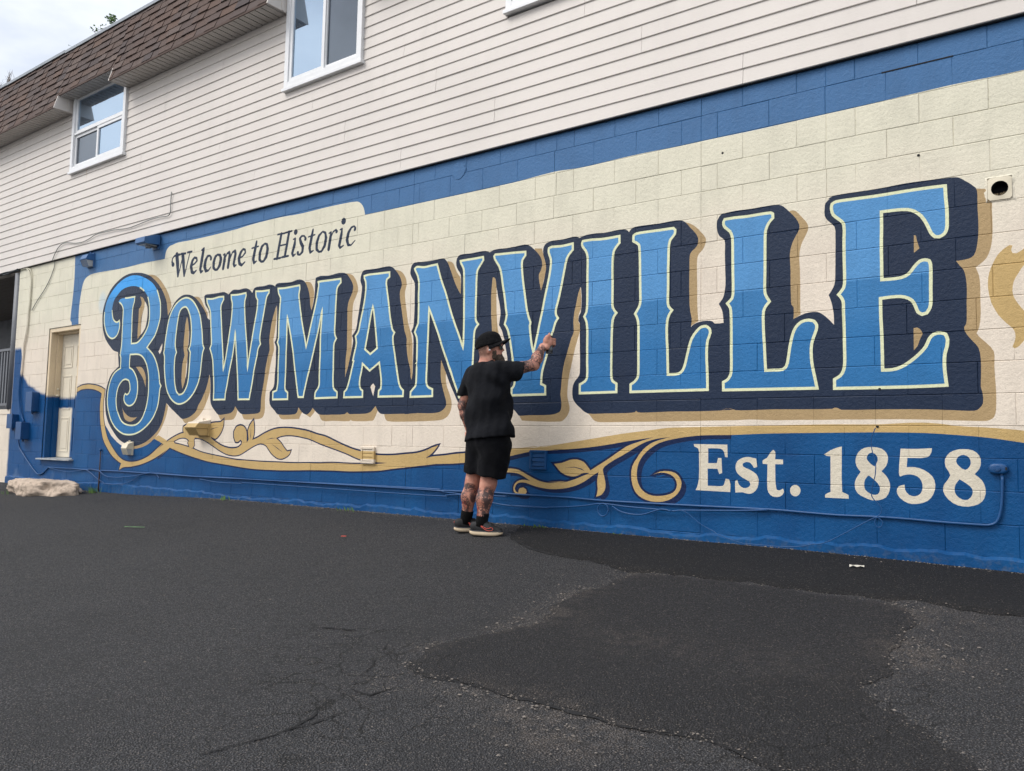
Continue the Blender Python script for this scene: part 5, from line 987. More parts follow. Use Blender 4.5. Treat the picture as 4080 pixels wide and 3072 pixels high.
# cream paint on top of the scroll light
root = empty('hooded_light', (-10.28, 0, 2.84), 'blue hooded flood light beside the welcome line', 'wall light')
m = MB(); m.box(-10.36, -10.20, -.02, .006, 2.75, 2.935); m.build('back_plate', MATS['bluefix_top'], root, bevel=.004)
m = MB(); m.prism([(-.02, 2.925), (-.05, 2.93), (-.235, 2.87), (-.24, 2.80), (-.21, 2.785), (-.02, 2.80)], -10.40, -10.17); m.build('hood', MATS['bluefix_top'], root, bevel=.005)
m = MB(); m.tube([(-10.25, -.02, 2.77), (-10.25, -.12, 2.765)], .014, 8); m.tube([(-10.25, -.11, 2.765), (-10.23, -.17, 2.755)], .026, 10); m.build('sensor', MATS['steel'], root, True)
m = MB(); m.box(-10.37, -10.20, -.20, -.04, 2.779, 2.785); m.build('lens', MATS['lens'], root)
def vent(x, z, w_, h, mat, label):
    root = empty('wall_vent', (x, 0, z), label, 'vent', 'louvred wall vents')
    m = MB(); frame_rect(m, x-w_/2, x+w_/2, z-h/2, z+h/2, .022, -.026, .006); m.build('frame', mat, root, bevel=.004)
    MB().box(x-w_/2+.02, x+w_/2-.02, -.004, .004, z-h/2+.02, z+h/2-.02).build('backing', mat, root)
    n = 3; hh = (h-.05)/n
    for i in range(n):
        z0 = z-h/2+.025+i*hh; m = MB(); m.prism([(-.016, z0+.0005), (-.020, z0+.002), (-.021, z0+.007), (-.016, z0+hh-.0015), (-.004, z0+hh-.0015), (-.004, z0+.0005)], x-w_/2+.023, x+w_/2-.023); m.build('louvre', mat, root)
    for s in (-1, 1):
        for t in (-1, 1): m = MB(); m.tube([(x+s*(w_/2-.009), -.034, z+t*(h/2-.012)), (x+s*(w_/2-.009), -.04, z+t*(h/2-.012))], .005, 8); m.build('screw', mat, root)
    return root
vpm = paint('vent_paint', lambda g: (lambda z: g.mix(g.ramp(z, .145, .150), g.mix(g.ramp(z, .062, .068), lin(221, 208, 190), lin(197, 167, 112)), lin(221, 208, 190)))(g.xyz()[2]), bumpk=.2)
vent(-6.10, .105, .19, .165, vpm, 'cream and gold painted vent at the end of the gold scroll')
vent(-4.015, .11, .17, .165, MATS['bluefix'], 'blue painted vent to the right of the painter')
# dryer duct
dx, dz = -.566, 1.878
root = empty('duct_outlet', (dx, 0, dz), 'cream square duct plate with a dark round hole by the last letter', 'duct')
m = MB(); n = 28; rO, rI, s_ = .0, .047, .066
sqp = []
for i in range(n):
    a = 2*math.pi*i/n; c_, s2 = math.cos(a), math.sin(a); k = s_/max(abs(c_), abs(s2)); sqp.append((dx+c_*k, dz+s2*k*1.08))
ci = [(dx+rI*math.cos(2*math.pi*i/n), dz+rI*math.sin(2*math.pi*i/n)) for i in range(n)]
vsl = [(x, -.009, z) for x, z in sqp]+[(x, -.012, z) for x, z in ci]+[(x, .006, z) for x, z in sqp]+[(x, -.011, z) for x, z in ci]
m.add(vsl, [(i, (i+1) % n, n+(i+1) % n, n+i) for i in range(n)]+[(i, 2*n+i, 2*n+(i+1) % n, (i+1) % n) for i in range(n)])
m.build('plate', MATS['creamfix'], root)
m = MB(); m.add([(x, -.0115, z) for x, z in ci]+[(x, .085, z) for x, z in ci], [(i, (i+1) % n, n+(i+1) % n, n+i) for i in range(n)]+[tuple(range(2*n-1, n-1, -1))]); m.build('pipe', MATS['dark'], root, False)
m = MB(); rr = random.Random(3)
for i in range(26):
    a = rr.uniform(-.03, .03); m.tube([(dx+a, -.005+rr.uniform(0, .03), dz-.042+rr.uniform(0, .008)), (dx+a+rr.uniform(-.02, .02), -.005+rr.uniform(0, .03), dz-.036+rr.uniform(0, .016))], .0009, 4)
m.build('nest_straw', MATS['straw'], root)
mud = MB(); rr = random.Random(9); n2 = 40; o_, i_ = [], []
for i in range(n2):
    a = 2*math.pi*i/n2; c_, s2 = math.cos(a), math.sin(a); k = .068/max(abs(c_), abs(s2)); k2 = (.082+rr.uniform(-.006, .010))/max(abs(c_), abs(s2))
    i_.append((dx+c_*k, -.006+rr.uniform(-.002, .002), dz+s2*k*1.08)); o_.append((dx+c_*k2, .001, dz+s2*k2))
mud.add(i_+o_, [(i, (i+1) % n2, n2+(i+1) % n2, n2+i) for i in range(n2)]); mud.build('mortar_collar', MATS['base'], root, True)
# door bell / photocell
root = empty('wall_alarm', (-.61, 0, .14), 'blue painted oval alarm unit beside the number 8', 'alarm')
m = MB(); n = 24
def oval(sx, sz, y): return [(-.61+sx*math.copysign(abs(math.cos(2*math.pi*i/n))**.6, math.cos(2*math.pi*i/n)), y, .14+sz*math.copysign(abs(math.sin(2*math.pi*i/n))**.8, math.sin(2*math.pi*i/n))) for i in range(n)]
rings = [oval(.052, .034, .004), oval(.052, .034, -.02), oval(.046, .029, -.034), oval(.034, .02, -.037)]
m.add([v for r_ in rings for v in r_], [(k*n+i, k*n+(i+1) % n, (k+1)*n+(i+1) % n, (k+1)*n+i) for k in range(3) for i in range(n)]+[tuple(range(3*n, 4*n))]); m.build('case', MATS['bluefix'], root, True)
m = MB(); m.tube([(-.612, -.035, .14), (-.612, -.044, .14)], [.019, .016], 16); m.tube([(-.612, -.044, .14), (-.612, -.049, .14)], .008, 12); m.build('button', MATS['bluefix'], root)
m = MB(); m.box(-.572, -.562, -.036, -.03, .133, .15); m.build('grille', MATS['dark'], root)
m = MB(); m.tube([(-.594, -.014, .108), (-.594, -.014, .085)], .007, 8); m.build('gland', MATS['bluefix'], root)
def jbox(x0, x1, z0, z1, d, label):
    root = empty('junction_box', ((x0+x1)/2, 0, z0), label, 'junction box', 'blue utility boxes left of the door')
    m = MB(); m.box(x0, x1, -d*.82, .004, z0, z1); m.build('case', MATS['bluefix'], root, bevel=.012)
    m = MB(); m.box(x0-.006, x1+.006, -d, -d*.8, z0-.006, z1+.006); m.build('cover', MATS['bluefix'], root, bevel=.010)
    m = MB(); m.box(x1+.001, x1+.012, -d*.9, -d*.7, z0+(z1-z0)*.3, z0+(z1-z0)*.38); m.box(x1+.001, x1+.012, -d*.9, -d*.7, z0+(z1-z0)*.7, z0+(z1-z0)*.78); m.build('hinge', MATS['bluefix'], root)
    m = MB(); m.tube([((x0+x1)/2, -d*.4, z0+.002), ((x0+x1)/2, -d*.4, z0-.04)], .016, 8); m.build('conduit', MATS['bluefix'], root)
jbox(-13.62, -13.42, .62, .92, .11, 'largest blue utility box, beside the door frame')
jbox(-14.27, -14.09, .365, .585, .10, 'small blue utility box at the wall corner')
jbox(-13.86, -13.68, .19, .455, .13, 'lowest blue utility box, trailing cables to the ground')
# ------------------------------------------------------------------ cables
def spline(P, n=4):
    out = []
    for i in range(len(P)-1):
        p0 = np.array(P[max(i-1, 0)]); p1 = np.array(P[i]); p2 = np.array(P[i+1]); p3 = np.array(P[min(i+2, len(P)-1)])
        for k in range(n):
            t = k/n; out.append(.5*((2*p1)+(-p0+p2)*t+(2*p0-5*p1+4*p2-p3)*t*t+(-p0+3*p1-3*p2+p3)*t**3))
    out.append(np.array(P[-1])); return out
CL = dict(main='long blue painted cable bundle running the length of the wall', low='blue cable looping low under the gold tail by the door', mid='second blue cable strung along the foot of the wall', sag='short sagging blue cable left of the painter', dip='blue cable dipping under the curled gold ornament', ring='small coil of blue cable below the leaf ornament', drop='thin blue cable dropping past the number 8 to the ground')
for i, (k, P) in enumerate(CAB.items()):
    rad = {'main': .009, 'mid': .006, 'drop': .0032}.get(k, .0055); m = MB()
    y = -.012-rad-(i*.006) if k != 'main' else -.014
    pts = [(p[0], (y if p[1] > -.38 else y-.03), max(p[1], gz(p[0], 0)+.015)) for p in spline(P)]
    m.tube(pts, rad, 8); o = m.build('wall_cable', MATS['bluefix'], None, True); tag(o, CL[k], 'cable', 'cables along the foot of the wall')
for i, P in enumerate(COND):
    m = MB(); m.tube([(p[0], -.016-.004*i, p[1]) for p in spline(P)], .011-.003*i, 8); o = m.build('conduit_cable', MATS['base'], None, True)
    tag(o, ('thick pale cable running down beside the porch post', 'thin pale cable running down next to the thick one')[i], 'cable')
m = MB(); m.tube([(p[0], (-.054 if p[1] > 2.95 else -.014), p[1]) for p in spline(WIRE)], .006, 6)
o = m.build('overhead_wire', basic('weathered_grey_wire', lin(120, 124, 122), .6), None, True); tag(o, 'thin grey wire sagging across the siding down to the cream wall', 'wire')
m = MB(); m.tube([(-14.36-.1*i, -.03-.004*(i % 2), 2.93+.01*math.sin(i)) for i in range(14)], .012, 7); m.tube([(-14.36-.1*i, -.05+.006*(i % 3), 2.945+.008*math.cos(i*1.3)) for i in range(14)], .009, 7); o = m.build('porch_wire_bundle', basic('black_wire', lin(60, 64, 68), .6), None, True); tag(o, 'dark bundle of wires under the siding at the porch', 'wire')
m = MB(); m.tube([(-11.41, -.02, .055), (-11.41, -.02, -.2), (-11.40, -.022, -.56)], [.006, .008, .014], 7); o = m.build('iron_rod', MATS['rust'], None, True); tag(o, 'thin rusty rod standing against the blue wall right of the door', 'rod')
m = MB(); m.tube([(-11.41, -.02, .05), (-11.41, -.024, .085)], [.018, .013], 8); m.build('knob', MATS['bluefix'], o, True)
# ------------------------------------------------------------------ concrete lump by the door
bm = bmesh.new(); bmesh.ops.create_icosphere(bm, subdivisions=5, radius=1)
from mathutils import noise as mn
for v in bm.verts:
    p = v.co.copy(); n = mn.noise(p*1.7+Vector((3, 1, 2)))*.28+mn.ridged_multi_fractal(p*2.2, .8, 2.1, 4, 1, 2, noise_basis='BLENDER')*.07-.08+mn.noise(p*12)*.05+mn.noise(p*25)*.025
    q = p*(1+n); q.z = max(-.6, min(q.z, .62+mn.noise(p*3)*.12))
    v.co = Vector((q.x*.78, q.y*.30, q.z*.225))
me = bpy.data.meshes.new('concrete_lump'); bm.to_mesh(me); bm.free(); me.materials.append(MATS['rock']); me.shade_smooth()
o = link(bpy.data.objects.new('concrete_lump', me)); o.location = (-12.28, -.34, gz(-12.3, -.34)+.03); o.rotation_euler.z = .06; tag(o, 'rough pale concrete lump serving as a step below the door', 'step')
# weeds
m = MB(); rr = random.Random(31)
for cx, cy, n, hh in ((-11.35, -.10, 34, .08), (-13.35, -.3, 30, .07), (-12.75, -.62, 14, .06), (-8.4, -.04, 14, .05), (-3.98, -.06, 14, .028), (-3.2, -.05, 5, .02), (-6.3, -.05, 8, .05)):
    for i in range(n):
        x = cx+rr.gauss(0, .07); y = cy-abs(rr.gauss(0, .03)); z = gz(x, y); a = rr.uniform(0, 6.28); l = hh*rr.uniform(.5, 1.3); lx, ly = math.cos(a)*l*.6, -abs(math.sin(a))*l*.5; wv = rr.uniform(.003, .008)
        m.add([(x-wv, y, z), (x+wv, y, z), (x+lx*.5+wv, y+ly*.5, z+l*.7), (x+lx*.5-wv, y+ly*.5, z+l*.7), (x+lx, y+ly, z+l)], [(0,1,2,3), (3,2,4)])
tag(m.build('weeds', MATS['leaf']), 'small green weeds growing along the foot of the wall', None, None, 'stuff')
def scrap(name, x, y, w_, d, h, mat, rz, label, cat):
    m = MB(); z = gz(x, y); n = 5; vs_ = []
    for j in range(3):
        for i in range(n): vs_.append((x+(i/(n-1)-.5)*w_*math.cos(rz)-(j/2-.5)*d*math.sin(rz), y+(i/(n-1)-.5)*w_*math.sin(rz)+(j/2-.5)*d*math.cos(rz), z+.016+h*abs(math.sin(i*1.7+j))))
    m.add(vs_, [(j*n+i, j*n+i+1, (j+1)*n+i+1, (j+1)*n+i) for j in range(2) for i in range(n-1)]); o = m.build(name, mat); sm = o.modifiers.new('s', 'SOLIDIFY'); sm.thickness = .003
    tag(o, label, cat)
scrap('paper_scrap', -1.35, -.36, .085, .035, .012, MATS['paper'], .25, 'crumpled white scrap lying on the dark strip below the date', 'litter')
scrap('green_strip', -7.72, -1.52, .20, .02, .004, MATS['green'], .55, 'flat pale green strip lying on the asphalt at left', 'litter')
scrap('orange_scrap', -5.3, -1.02, .04, .03, .006, MATS['coral'], .5, 'tiny orange scrap lying on the asphalt left of the painter', 'litter')
# ------------------------------------------------------------------ trees behind the roof
def tree(x, y, z0, zt, rad, nl, label, leafy):
    root = empty('background_tree', (x, y, z0), label, 'tree'); rr = random.Random(int(x*10))
    m = MB(); m.tube([(x, y, z0), (x+.1, y, z0+(zt-z0)*.4), (x, y+.1, zt-.6)], [.22, .15, .04], 8); ends = []
    for i in range(26):
        b = Vector((x, y, zt-rr.uniform(1.5, 3.2))); a = rr.uniform(0, 6.28); l = rr.uniform(.4, rad); e = b+Vector((math.cos(a)*l, math.sin(a)*l, rr.uniform(.2, .8))); ends.append(e)
        m.tube([b, (b+e)/2+Vector((0, 0, .08)), e], [.03, .018, .006], 5)
        for j in range(4):
            e2 = e+Vector((rr.gauss(0, .2), rr.gauss(0, .2), rr.uniform(0, .4))); m.tube([(b+e)/2, e, e2][1:], [.008, .003], 4); ends.append(e2)
    m.tube([(x, y, zt-.9), (x+.02, y, zt)], [.02, .006], 5); ends.append(Vector((x, y, zt)))
    m.build('trunk', MATS['bark'], root)
    m = MB()
    for i in range(nl):
        e = rr.choice(ends) if i > 120 else Vector((x, y, zt)); c = e+Vector((rr.gauss(0, .10), rr.gauss(0, .10), rr.gauss(-.06, .10))); s = rr.uniform(.04, .085)
        u = Vector((rr.gauss(0, 1), rr.gauss(0, 1), rr.gauss(0, .6))).normalized(); v = u.orthogonal().normalized()
        m.add([c-u*s, c+v*s*.42, c+u*s, c-v*s*.42], [(0,1,2,3)])
    if not leafy:
        for i in range(16):
            a = Vector((x+rr.gauss(0, .25), y, zt-.8)); m.tube([a, a+Vector((rr.gauss(0, .12), 0, .4)), a+Vector((rr.gauss(0, .3), 0, rr.uniform(.5, 1.)))], [.012, .008, .004], 4)
        m.build('crown', MATS['bark'], root)
    else: m.build('crown', MATS['leaf'], root)
def along(px, py, Y):
    d = f2+CR*((px-2040)/F)-CU*((py-1536)/F); t = (Y+CD)/d.y; return Vector((0, -CD, CH))+d*t
p = along(446, 72, 12.); tree(p.x, p.y, -.5, p.z, 1.2, 900, 'small green tree top showing above the roof edge', True)
p = along(40, 290, 12.); tree(p.x, p.y, -.5, p.z, .9, 0, 'thin bare twigs showing above the roof at the left edge', False)
# ------------------------------------------------------------------ the painter: surfaces grown from blended limb volumes
class SDF:
    def __init__(s, lo, hi, h):
        s.lo = np.array(lo, float); s.h = h; s.n = np.ceil((np.array(hi)-s.lo)/h).astype(int)+1
        s.g = np.full(s.n, .2, np.float32)
    def _box(s, lo, hi):
        i0 = np.clip(np.floor((np.array(lo)-s.lo)/s.h).astype(int), 0, s.n-1); i1 = np.clip(np.ceil((np.array(hi)-s.lo)/s.h).astype(int)+1, 1, s.n)
        ax = [s.lo[k]+s.h*np.arange(i0[k], i1[k]) for k in range(3)]
        X, Y, Z = np.meshgrid(*ax, indexing='ij', sparse=True); return tuple(slice(a, b) for a, b in zip(i0, i1)), X, Y, Z
    def _mix(s, sl, d, k, op='u'):
        a = s.g[sl]
        if op == 'u':
            if k <= 0: s.g[sl] = np.minimum(a, d); return
            hh = np.clip(k-np.abs(a-d), 0, None)/k; s.g[sl] = np.minimum(a, d)-hh*hh*k*.25
        else: s.g[sl] = np.maximum(a, d)
    def cone(s, a, b, ra, rb, k=.02):
        a = np.array(a, float); b = np.array(b, float); R_ = max(ra, rb)+k+.03
        sl, X, Y, Z = s._box(np.minimum(a, b)-R_, np.maximum(a, b)+R_); ab = b-a; L2 = max(ab@ab, 1e-9)
        t = np.clip(((X-a[0])*ab[0]+(Y-a[1])*ab[1]+(Z-a[2])*ab[2])/L2, 0, 1)
        d = np.sqrt((X-a[0]-t*ab[0])**2+(Y-a[1]-t*ab[1])**2+(Z-a[2]-t*ab[2])**2)-(ra+(rb-ra)*t); s._mix(sl, d, k); return s
    def chain(s, pts, rs, k=.012):
        for i in range(len(pts)-1): s.cone(pts[i], pts[i+1], rs[i], rs[i+1], k)
        return s
    def ell(s, c, axes, rad, k=.02, op='u'):
        """ellipsoid with given unit axes and radii"""
        c = np.array(c, float); A = np.array(axes, float); rad = np.array(rad, float); R_ = rad.max()+k+.03
        sl, X, Y, Z = s._box(c-R_, c+R_); dx, dy, dz = X-c[0], Y-c[1], Z-c[2]
        q = [(dx*A[i][0]+dy*A[i][1]+dz*A[i][2]) for i in range(3)]
        k0 = np.sqrt(sum((q[i]/rad[i])**2 for i in range(3))); k1 = np.sqrt(sum((q[i]/rad[i]**2)**2 for i in range(3)))+1e-9
        s._mix(sl, k0*(k0-1)/k1, k, op); return s
    def fn(s, f, k=.02, op='u'):
        sl, X, Y, Z = s._box(s.lo, s.lo+s.h*s.n); s._mix(sl, f(X, Y, Z), k, op); return s
    def noise(s, f):
        sl, X, Y, Z = s._box(s.lo, s.lo+s.h*s.n); near = np.abs(s.g) < .06; s.g = (s.g+np.where(near, f(X, Y, Z), 0)).astype(np.float32); return s
    def mesh(s):
        g = s.g; n = g.shape; ins = g < 0
        acc = np.zeros((n[0]-1, n[1]-1, n[2]-1, 3), np.float32); cnt = np.zeros((n[0]-1, n[1]-1, n[2]-1), np.int16)
        quads = []
        for ax in range(3):
            sa = [slice(None)]*3; sb = [slice(None)]*3; sa[ax] = slice(0, -1); sb[ax] = slice(1, None)
            A, B = g[tuple(sa)], g[tuple(sb)]; cr_ = np.argwhere((A < 0) != (B < 0))
            va = A[tuple(cr_.T)]; vb = B[tuple(cr_.T)]; t = va/(va-vb); pos = cr_.astype(np.float32); pos[:, ax] += t
            u, v = [(1, 2), (2, 0), (0, 1)][ax]; quad = []
            ok = (cr_[:, u] > 0) & (cr_[:, v] > 0) & (cr_[:, u] < n[u]-1) & (cr_[:, v] < n[v]-1)
            cr_, pos, va = cr_[ok], pos[ok], va[ok]
            for du, dv in ((-1, -1), (0, -1), (0, 0), (-1, 0)):
                c = cr_.copy(); c[:, u] += du; c[:, v] += dv; quad.append(c)
                np.add.at(acc, tuple(c.T), pos); np.add.at(cnt, tuple(c.T), 1)
            quads.append((np.stack(quad, 1), va < 0))
        idx = np.full(cnt.shape, -1, np.int64); w_ = cnt > 0; idx[w_] = np.arange(w_.sum())
        V = acc[w_]/cnt[w_][:, None]*s.h+s.lo
        F_ = []
        for q, fl in quads:
            f = idx[q[..., 0], q[..., 1], q[..., 2]]; f[~fl] = f[~fl][:, ::-1]; F_.append(f)
        return V, np.vstack(F_)
    def build(s, name, mat, parent, relax=1):
        V, F_ = s.mesh()
        if relax:
            E = np.vstack([F_[:, [i, (i+1) % 4]] for i in range(4)])
            for _ in range(relax):
                S_ = np.zeros_like(V); c = np.zeros(len(V)); np.add.at(S_, E[:, 0], V[E[:, 1]]); np.add.at(c, E[:, 0], 1); V = V*.5+.5*S_/np.maximum(c, 1)[:, None]
        off = W2L(parent); me = bpy.data.meshes.new(name); me.from_pydata((V-np.array(off)).tolist(), [], F_.tolist()); me.materials.append(mat); me.shade_smooth()
        return link(bpy.data.objects.new(name, me), parent), V
def wob(X, Y, Z, f, seed):
    r_ = np.random.default_rng(seed); o = 0
    for i in range(5):
        k = r_.normal(0, f, 3); o = o+np.sin(X*k[0]+Y*k[1]+Z*k[2]+r_.uniform(0, 6.28))
    return o/3
pf = np.array([.2, .98, 0.]); pr = np.array([.98, -.2, 0.]); UZ = np.array([0, 0, 1.])
hf = np.array([.80, .60, 0.]); hr = np.array([.60, -.80, 0.])
vdir = np.array([-.6, .8, 0.]); crt = np.array([.8, .6, 0.])
def A_(*a): return np.array(a, float)
FEETZ = gz(-4.3, -.47)
man = empty('person', (-4.30, -.47, FEETZ), 'bearded man in black T-shirt, shorts and cap spraying the wall, seen from behind', 'person')
HC = A_(-4.205, -.47, 1.03)
Lsh, Lel, Lwr = A_(-4.42, -.43, .82), A_(-4.512, -.44, .56), A_(-4.482, -.395, .365)
Rsh, Rel, Rwr = A_(-4.045, -.51, .825), A_(-3.872, -.31, .892), A_(-3.872, -.19, 1.052)
Lhip, Lkn, Lan = A_(-4.31, -.43, .33), A_(-4.378, -.445, -.075), A_(-4.452, -.44, -.42)
Rhip, Rkn, Ran = A_(-4.13, -.47, .33), A_(-4.19, -.475, -.085), A_(-4.232, -.505, -.425)
b = SDF((-4.62, -.66, -.50), (-3.72, -.02, 1.20), .006)
ax = (hf, hr, UZ)
b.ell(HC+A_(0, 0, .012)-hf*.005, ax, (.100, .077, .108), .01); b.ell(HC+hf*.035-UZ*.06, ax, (.062, .056, .055), .03)
b.cone(HC+hf*.088+UZ*.012, HC+hf*.105-UZ*.012, .008, .013, .012); b.ell(HC+hf*.085+UZ*.028, ax, (.018, .05, .014), .02)     # nose, brow
b.cone(HC+hf*.088-UZ*.038-hr*.015, HC+hf*.088-UZ*.038+hr*.015, .009, .009, .012)                                                # lips
b.ell(HC+hr*.078-hf*.012-UZ*.022, (hf+hr*.35, hr-hf*.35, UZ), (.021, .010, .033), .006); b.ell(HC+hr*.084-hf*.006-UZ*.022, ax, (.010, .007, .017), .004)
b.ell(HC-hr*.078-hf*.012-UZ*.022, ax, (.021, .010, .033), .006)
b.chain([A_(-4.235, -.48, .84), A_(-4.228, -.478, .90), HC-hf*.02-UZ*.06], [.070, .066, .060], .03)
b.chain([A_(-4.235, -.475, .80), A_(-4.22, -.46, .55), A_(-4.215, -.455, .36)], [.10, .115, .12], .05)
b.cone(Lsh-UZ*.01, Rsh-UZ*.01, .05, .05, .05)
b.chain([Lsh, (Lsh+Lel)/2, Lel, Lel*.6+Lwr*.4, Lwr], [.046, .050, .043, .044, .029], .02)
b.chain([Rsh, (Rsh+Rel)/2, Rel, Rel*.6+Rwr*.4, Rwr], [.046, .052, .046, .047, .031], .02)
for hp, kn, an, s_ in ((Lhip, Lkn, Lan, 1.), (Rhip, Rkn, Ran, 1.08)):
    calf = kn*.62+an*.38-pf*.014
    b.chain([hp, (hp+kn)/2, kn, calf, an*.8+kn*.2, an], [.095*s_, .085*s_, .061*s_, .061*s_, .041*s_, .038*s_], .025)
# right hand closed round the can
CC = A_(-3.842, -.135, 1.08)
pal = CC-vdir*.045-crt*.012
b.chain([Rwr, pal-UZ*.03-crt*.012], [.029, .026], .015)
b.ell(pal+UZ*.018, (crt*.8+UZ*.6, UZ*.8-crt*.6, vdir), (.040, .046, .018), .015)
for i, (zz, r_f) in enumerate(((.052, .0098), (.030, .0100), (.008, .0095), (-.012, .0085))):
    mcp = pal+UZ*(zz+.012)+crt*.022; 
    if i == 0:
        b.chain([pal+UZ*.026-crt*.012, pal+UZ*.054-crt*.004, pal+UZ*.066+crt*.010+vdir*.012, CC+UZ*.092+vdir*.002], [.019, .0165, .0125, .0090], .016)
    else:
        b.chain([mcp, CC+UZ*(zz+.01)+crt*.047-vdir*.020, CC+UZ*zz+crt*.040+vdir*.022, CC+UZ*(zz-.004)+crt*.010+vdir*.040], [.0115, r_f, r_f*.95, r_f*.85], .005)
b.chain([pal-crt*.020-UZ*.012, CC-crt*.042-vdir*.020+UZ*.020, CC-crt*.036+vdir*.012+UZ*.034], [.014, .0105, .009], .008)
# left hand hanging, fingers half curled
hd = (Lwr-Lel)/np.linalg.norm(Lwr-Lel); hp_ = Lwr+hd*.045; acr = np.cross(hd, pr); acr /= np.linalg.norm(acr)
b.ell(hp_+hd*.008, (hd, acr, np.cross(hd, acr)), (.05, .040, .017), .015)
for i, (o_, l_) in enumerate(((.030, .9), (.011, 1.), (-.009, .95), (-.028, .78))):
    k0 = hp_+hd*.045+acr*o_; k1 = k0+(hd*.9+pr*.35)*.038*l_; k2 = k1+(hd*.55+pr*.8)*.026*l_; k3 = k2+(hd*.05+pr*.9)*.018*l_
    b.chain([k0, k1, k2, k3], [.0105, .0095, .0088, .008], .004)
b.chain([hp_-hd*.01+acr*.036, hp_+hd*.025+acr*.055+pr*.015, hp_+hd*.052+acr*.052+pr*.03], [.014, .0105, .009], .008)
body, V = b.build('body', MATS['skin'], man, 1)
def mask(fs):
    m = np.zeros(len(V))
    for c, r_ in fs: m = np.maximum(m, np.clip(1.25-np.linalg.norm((V-np.array(c))/np.array(r_), axis=1), 0, .25)*4)
    return m
def seg(a, b_, t): return a*(1-t)+b_*t
ink = mask([(seg(Rel, Rwr, .18), (.06, .06, .05)), (seg(Rel, Rwr, .5), (.06, .06, .055)), (seg(Rel, Rwr, .8), (.05, .05, .045)), (seg(Rsh, Rel, .8), (.06, .06, .07)),
    (seg(Lel, Lwr, .1), (.06, .06, .09)), (seg(Lel, Lwr, .55), (.05, .05, .07)),
    (seg(Lkn, Lan, .16)+A_(.02, -.06, 0), (.055, .05, .036)), (seg(Lkn, Lan, .48)+A_(.0, -.05, 0), (.042, .05, .075)), (seg(Lkn, Lan, .75)+A_(.0, -.04, 0), (.035, .05, .06)), (seg(Lkn, Lan, .35)+A_(.06, -.03, 0), (.025, .04, .06)),
    (seg(Rkn, Ran, .28)+A_(-.03, -.06, 0), (.04, .05, .055)), (seg(Rkn, Ran, .36)+A_(.05, -.03, 0), (.045, .06, .09)), (seg(Rkn, Ran, .62)+A_(-.02, -.05, 0), (.036, .05, .075)), (seg(Rkn, Ran, .68)+A_(.04, -.03, 0), (.035, .05, .07)), (seg(Rkn, Ran, .85)+A_(-.02, -.04, 0), (.03, .05, .05))])
red = mask([(seg(Lkn, Lan, .5)+A_(-.02, -.05, 0), (.04, .05, .06)), (seg(Rkn, Ran, .68)+A_(-.01, -.05, 0), (.03, .05, .06))])
hl = (V-HC)@hf; hz_ = V[:, 2]-HC[2]
hair = np.clip((-(hl)-.005)/.03, 0, 1)*np.clip((hz_+.095)/.03, 0, 1)*np.clip((V[:, 2]-.93)/.01, 0, 1)
hair = np.maximum(hair, .9*np.clip(1-np.abs(hl-.022)/.016, 0, 1)*np.clip((hz_+.07)/.02, 0, 1)*(V[:, 2] > .9))
for nm, arr in (('ink', ink), ('red', red), ('hair', hair)):
    a = body.data.attributes.new(nm, 'FLOAT', 'POINT'); a.data.foreach_set('value', arr.astype(np.float32))
# T-shirt
s = SDF((-4.66, -.74, .20), (-3.80, -.18, .98), .007)
ZT = np.array([.20, .30, .42, .55, .68, .76, .82, .86, .89, .915, .94]); AT = np.array([.232, .234, .220, .210, .217, .222, .214, .185, .135, .092, .080]); BT = np.array([.178, .176, .160, .150, .146, .140, .130, .115, .096, .080, .072])
def torso(X, Y, Z):
    cx = -4.212-.022*np.clip((Z-.3)/.6, 0, 1); cy = -.455-.024*np.clip((Z-.3)/.6, 0, 1)
    u = (X-cx)*pr[0]+(Y-cy)*pr[1]; v = (X-cx)*pf[0]+(Y-cy)*pf[1]; a = np.interp(Z, ZT, AT); c = np.interp(Z, ZT, BT)
    return (np.sqrt((u/a)**2+(v/c)**2)-1)*np.minimum(a, c)
s.fn(torso, 0)
s.cone(Rsh-A_(.03, .02, .0), A_(-3.935, -.385, .832), .088, .094, .05)
s.cone(Lsh+A_(.02, 0, .0), A_(-4.503, -.437, .635), .084, .072, .045)
s.ell(A_(-4.24, -.40, .50), (pr, pf, UZ), (.19, .17, .22), .06)
def cutR(X, Y, Z): d = A_(.60, .72, -.22); d /= np.linalg.norm(d); return (X+3.925)*d[0]+(Y+.372)*d[1]+(Z-.84)*d[2]-.012
def onlyR(X, Y, Z): return np.where((X > -4.02) & (Z > .68), cutR(X, Y, Z)+.034, -1.)
s.fn(onlyR, 0, 'max')
s.fn(lambda X, Y, Z: np.where(X < -4.43, .628-.10*(X+4.5)-Z, -1.)+0*Y, 0, 'max')
s.fn(lambda X, Y, Z: .246+.14*(X+4.46)-Z+0*Y, 0, 'max')
s.fn(lambda X, Y, Z: Z-(.938-.5*np.abs((X+4.23)*pf[0]+(Y+.475)*pf[1]).clip(0, .05)), 0, 'max')
s.noise(lambda X, Y, Z: .004*wob(X, Y, Z, 14, 1)+.006*wob(X, Y, Z, 40, 2)+.014*np.sin(((X+4.2)*9-(Z-.5)*15)+2.2*wob(X, Y, Z, 5, 3))*np.clip((.80-Z)/.2, 0, 1)*np.clip((Z-.22)/.15, .2, 1)
        +.014*np.sin((X+4.1)*26+(Z-.8)*34+(Y+.45)*14)*np.exp(-(((X+4.02)/.10)**2+((Z-.76)/.09)**2)))
shirt, _ = s.build('t_shirt', MATS['shirt'], man, 1)
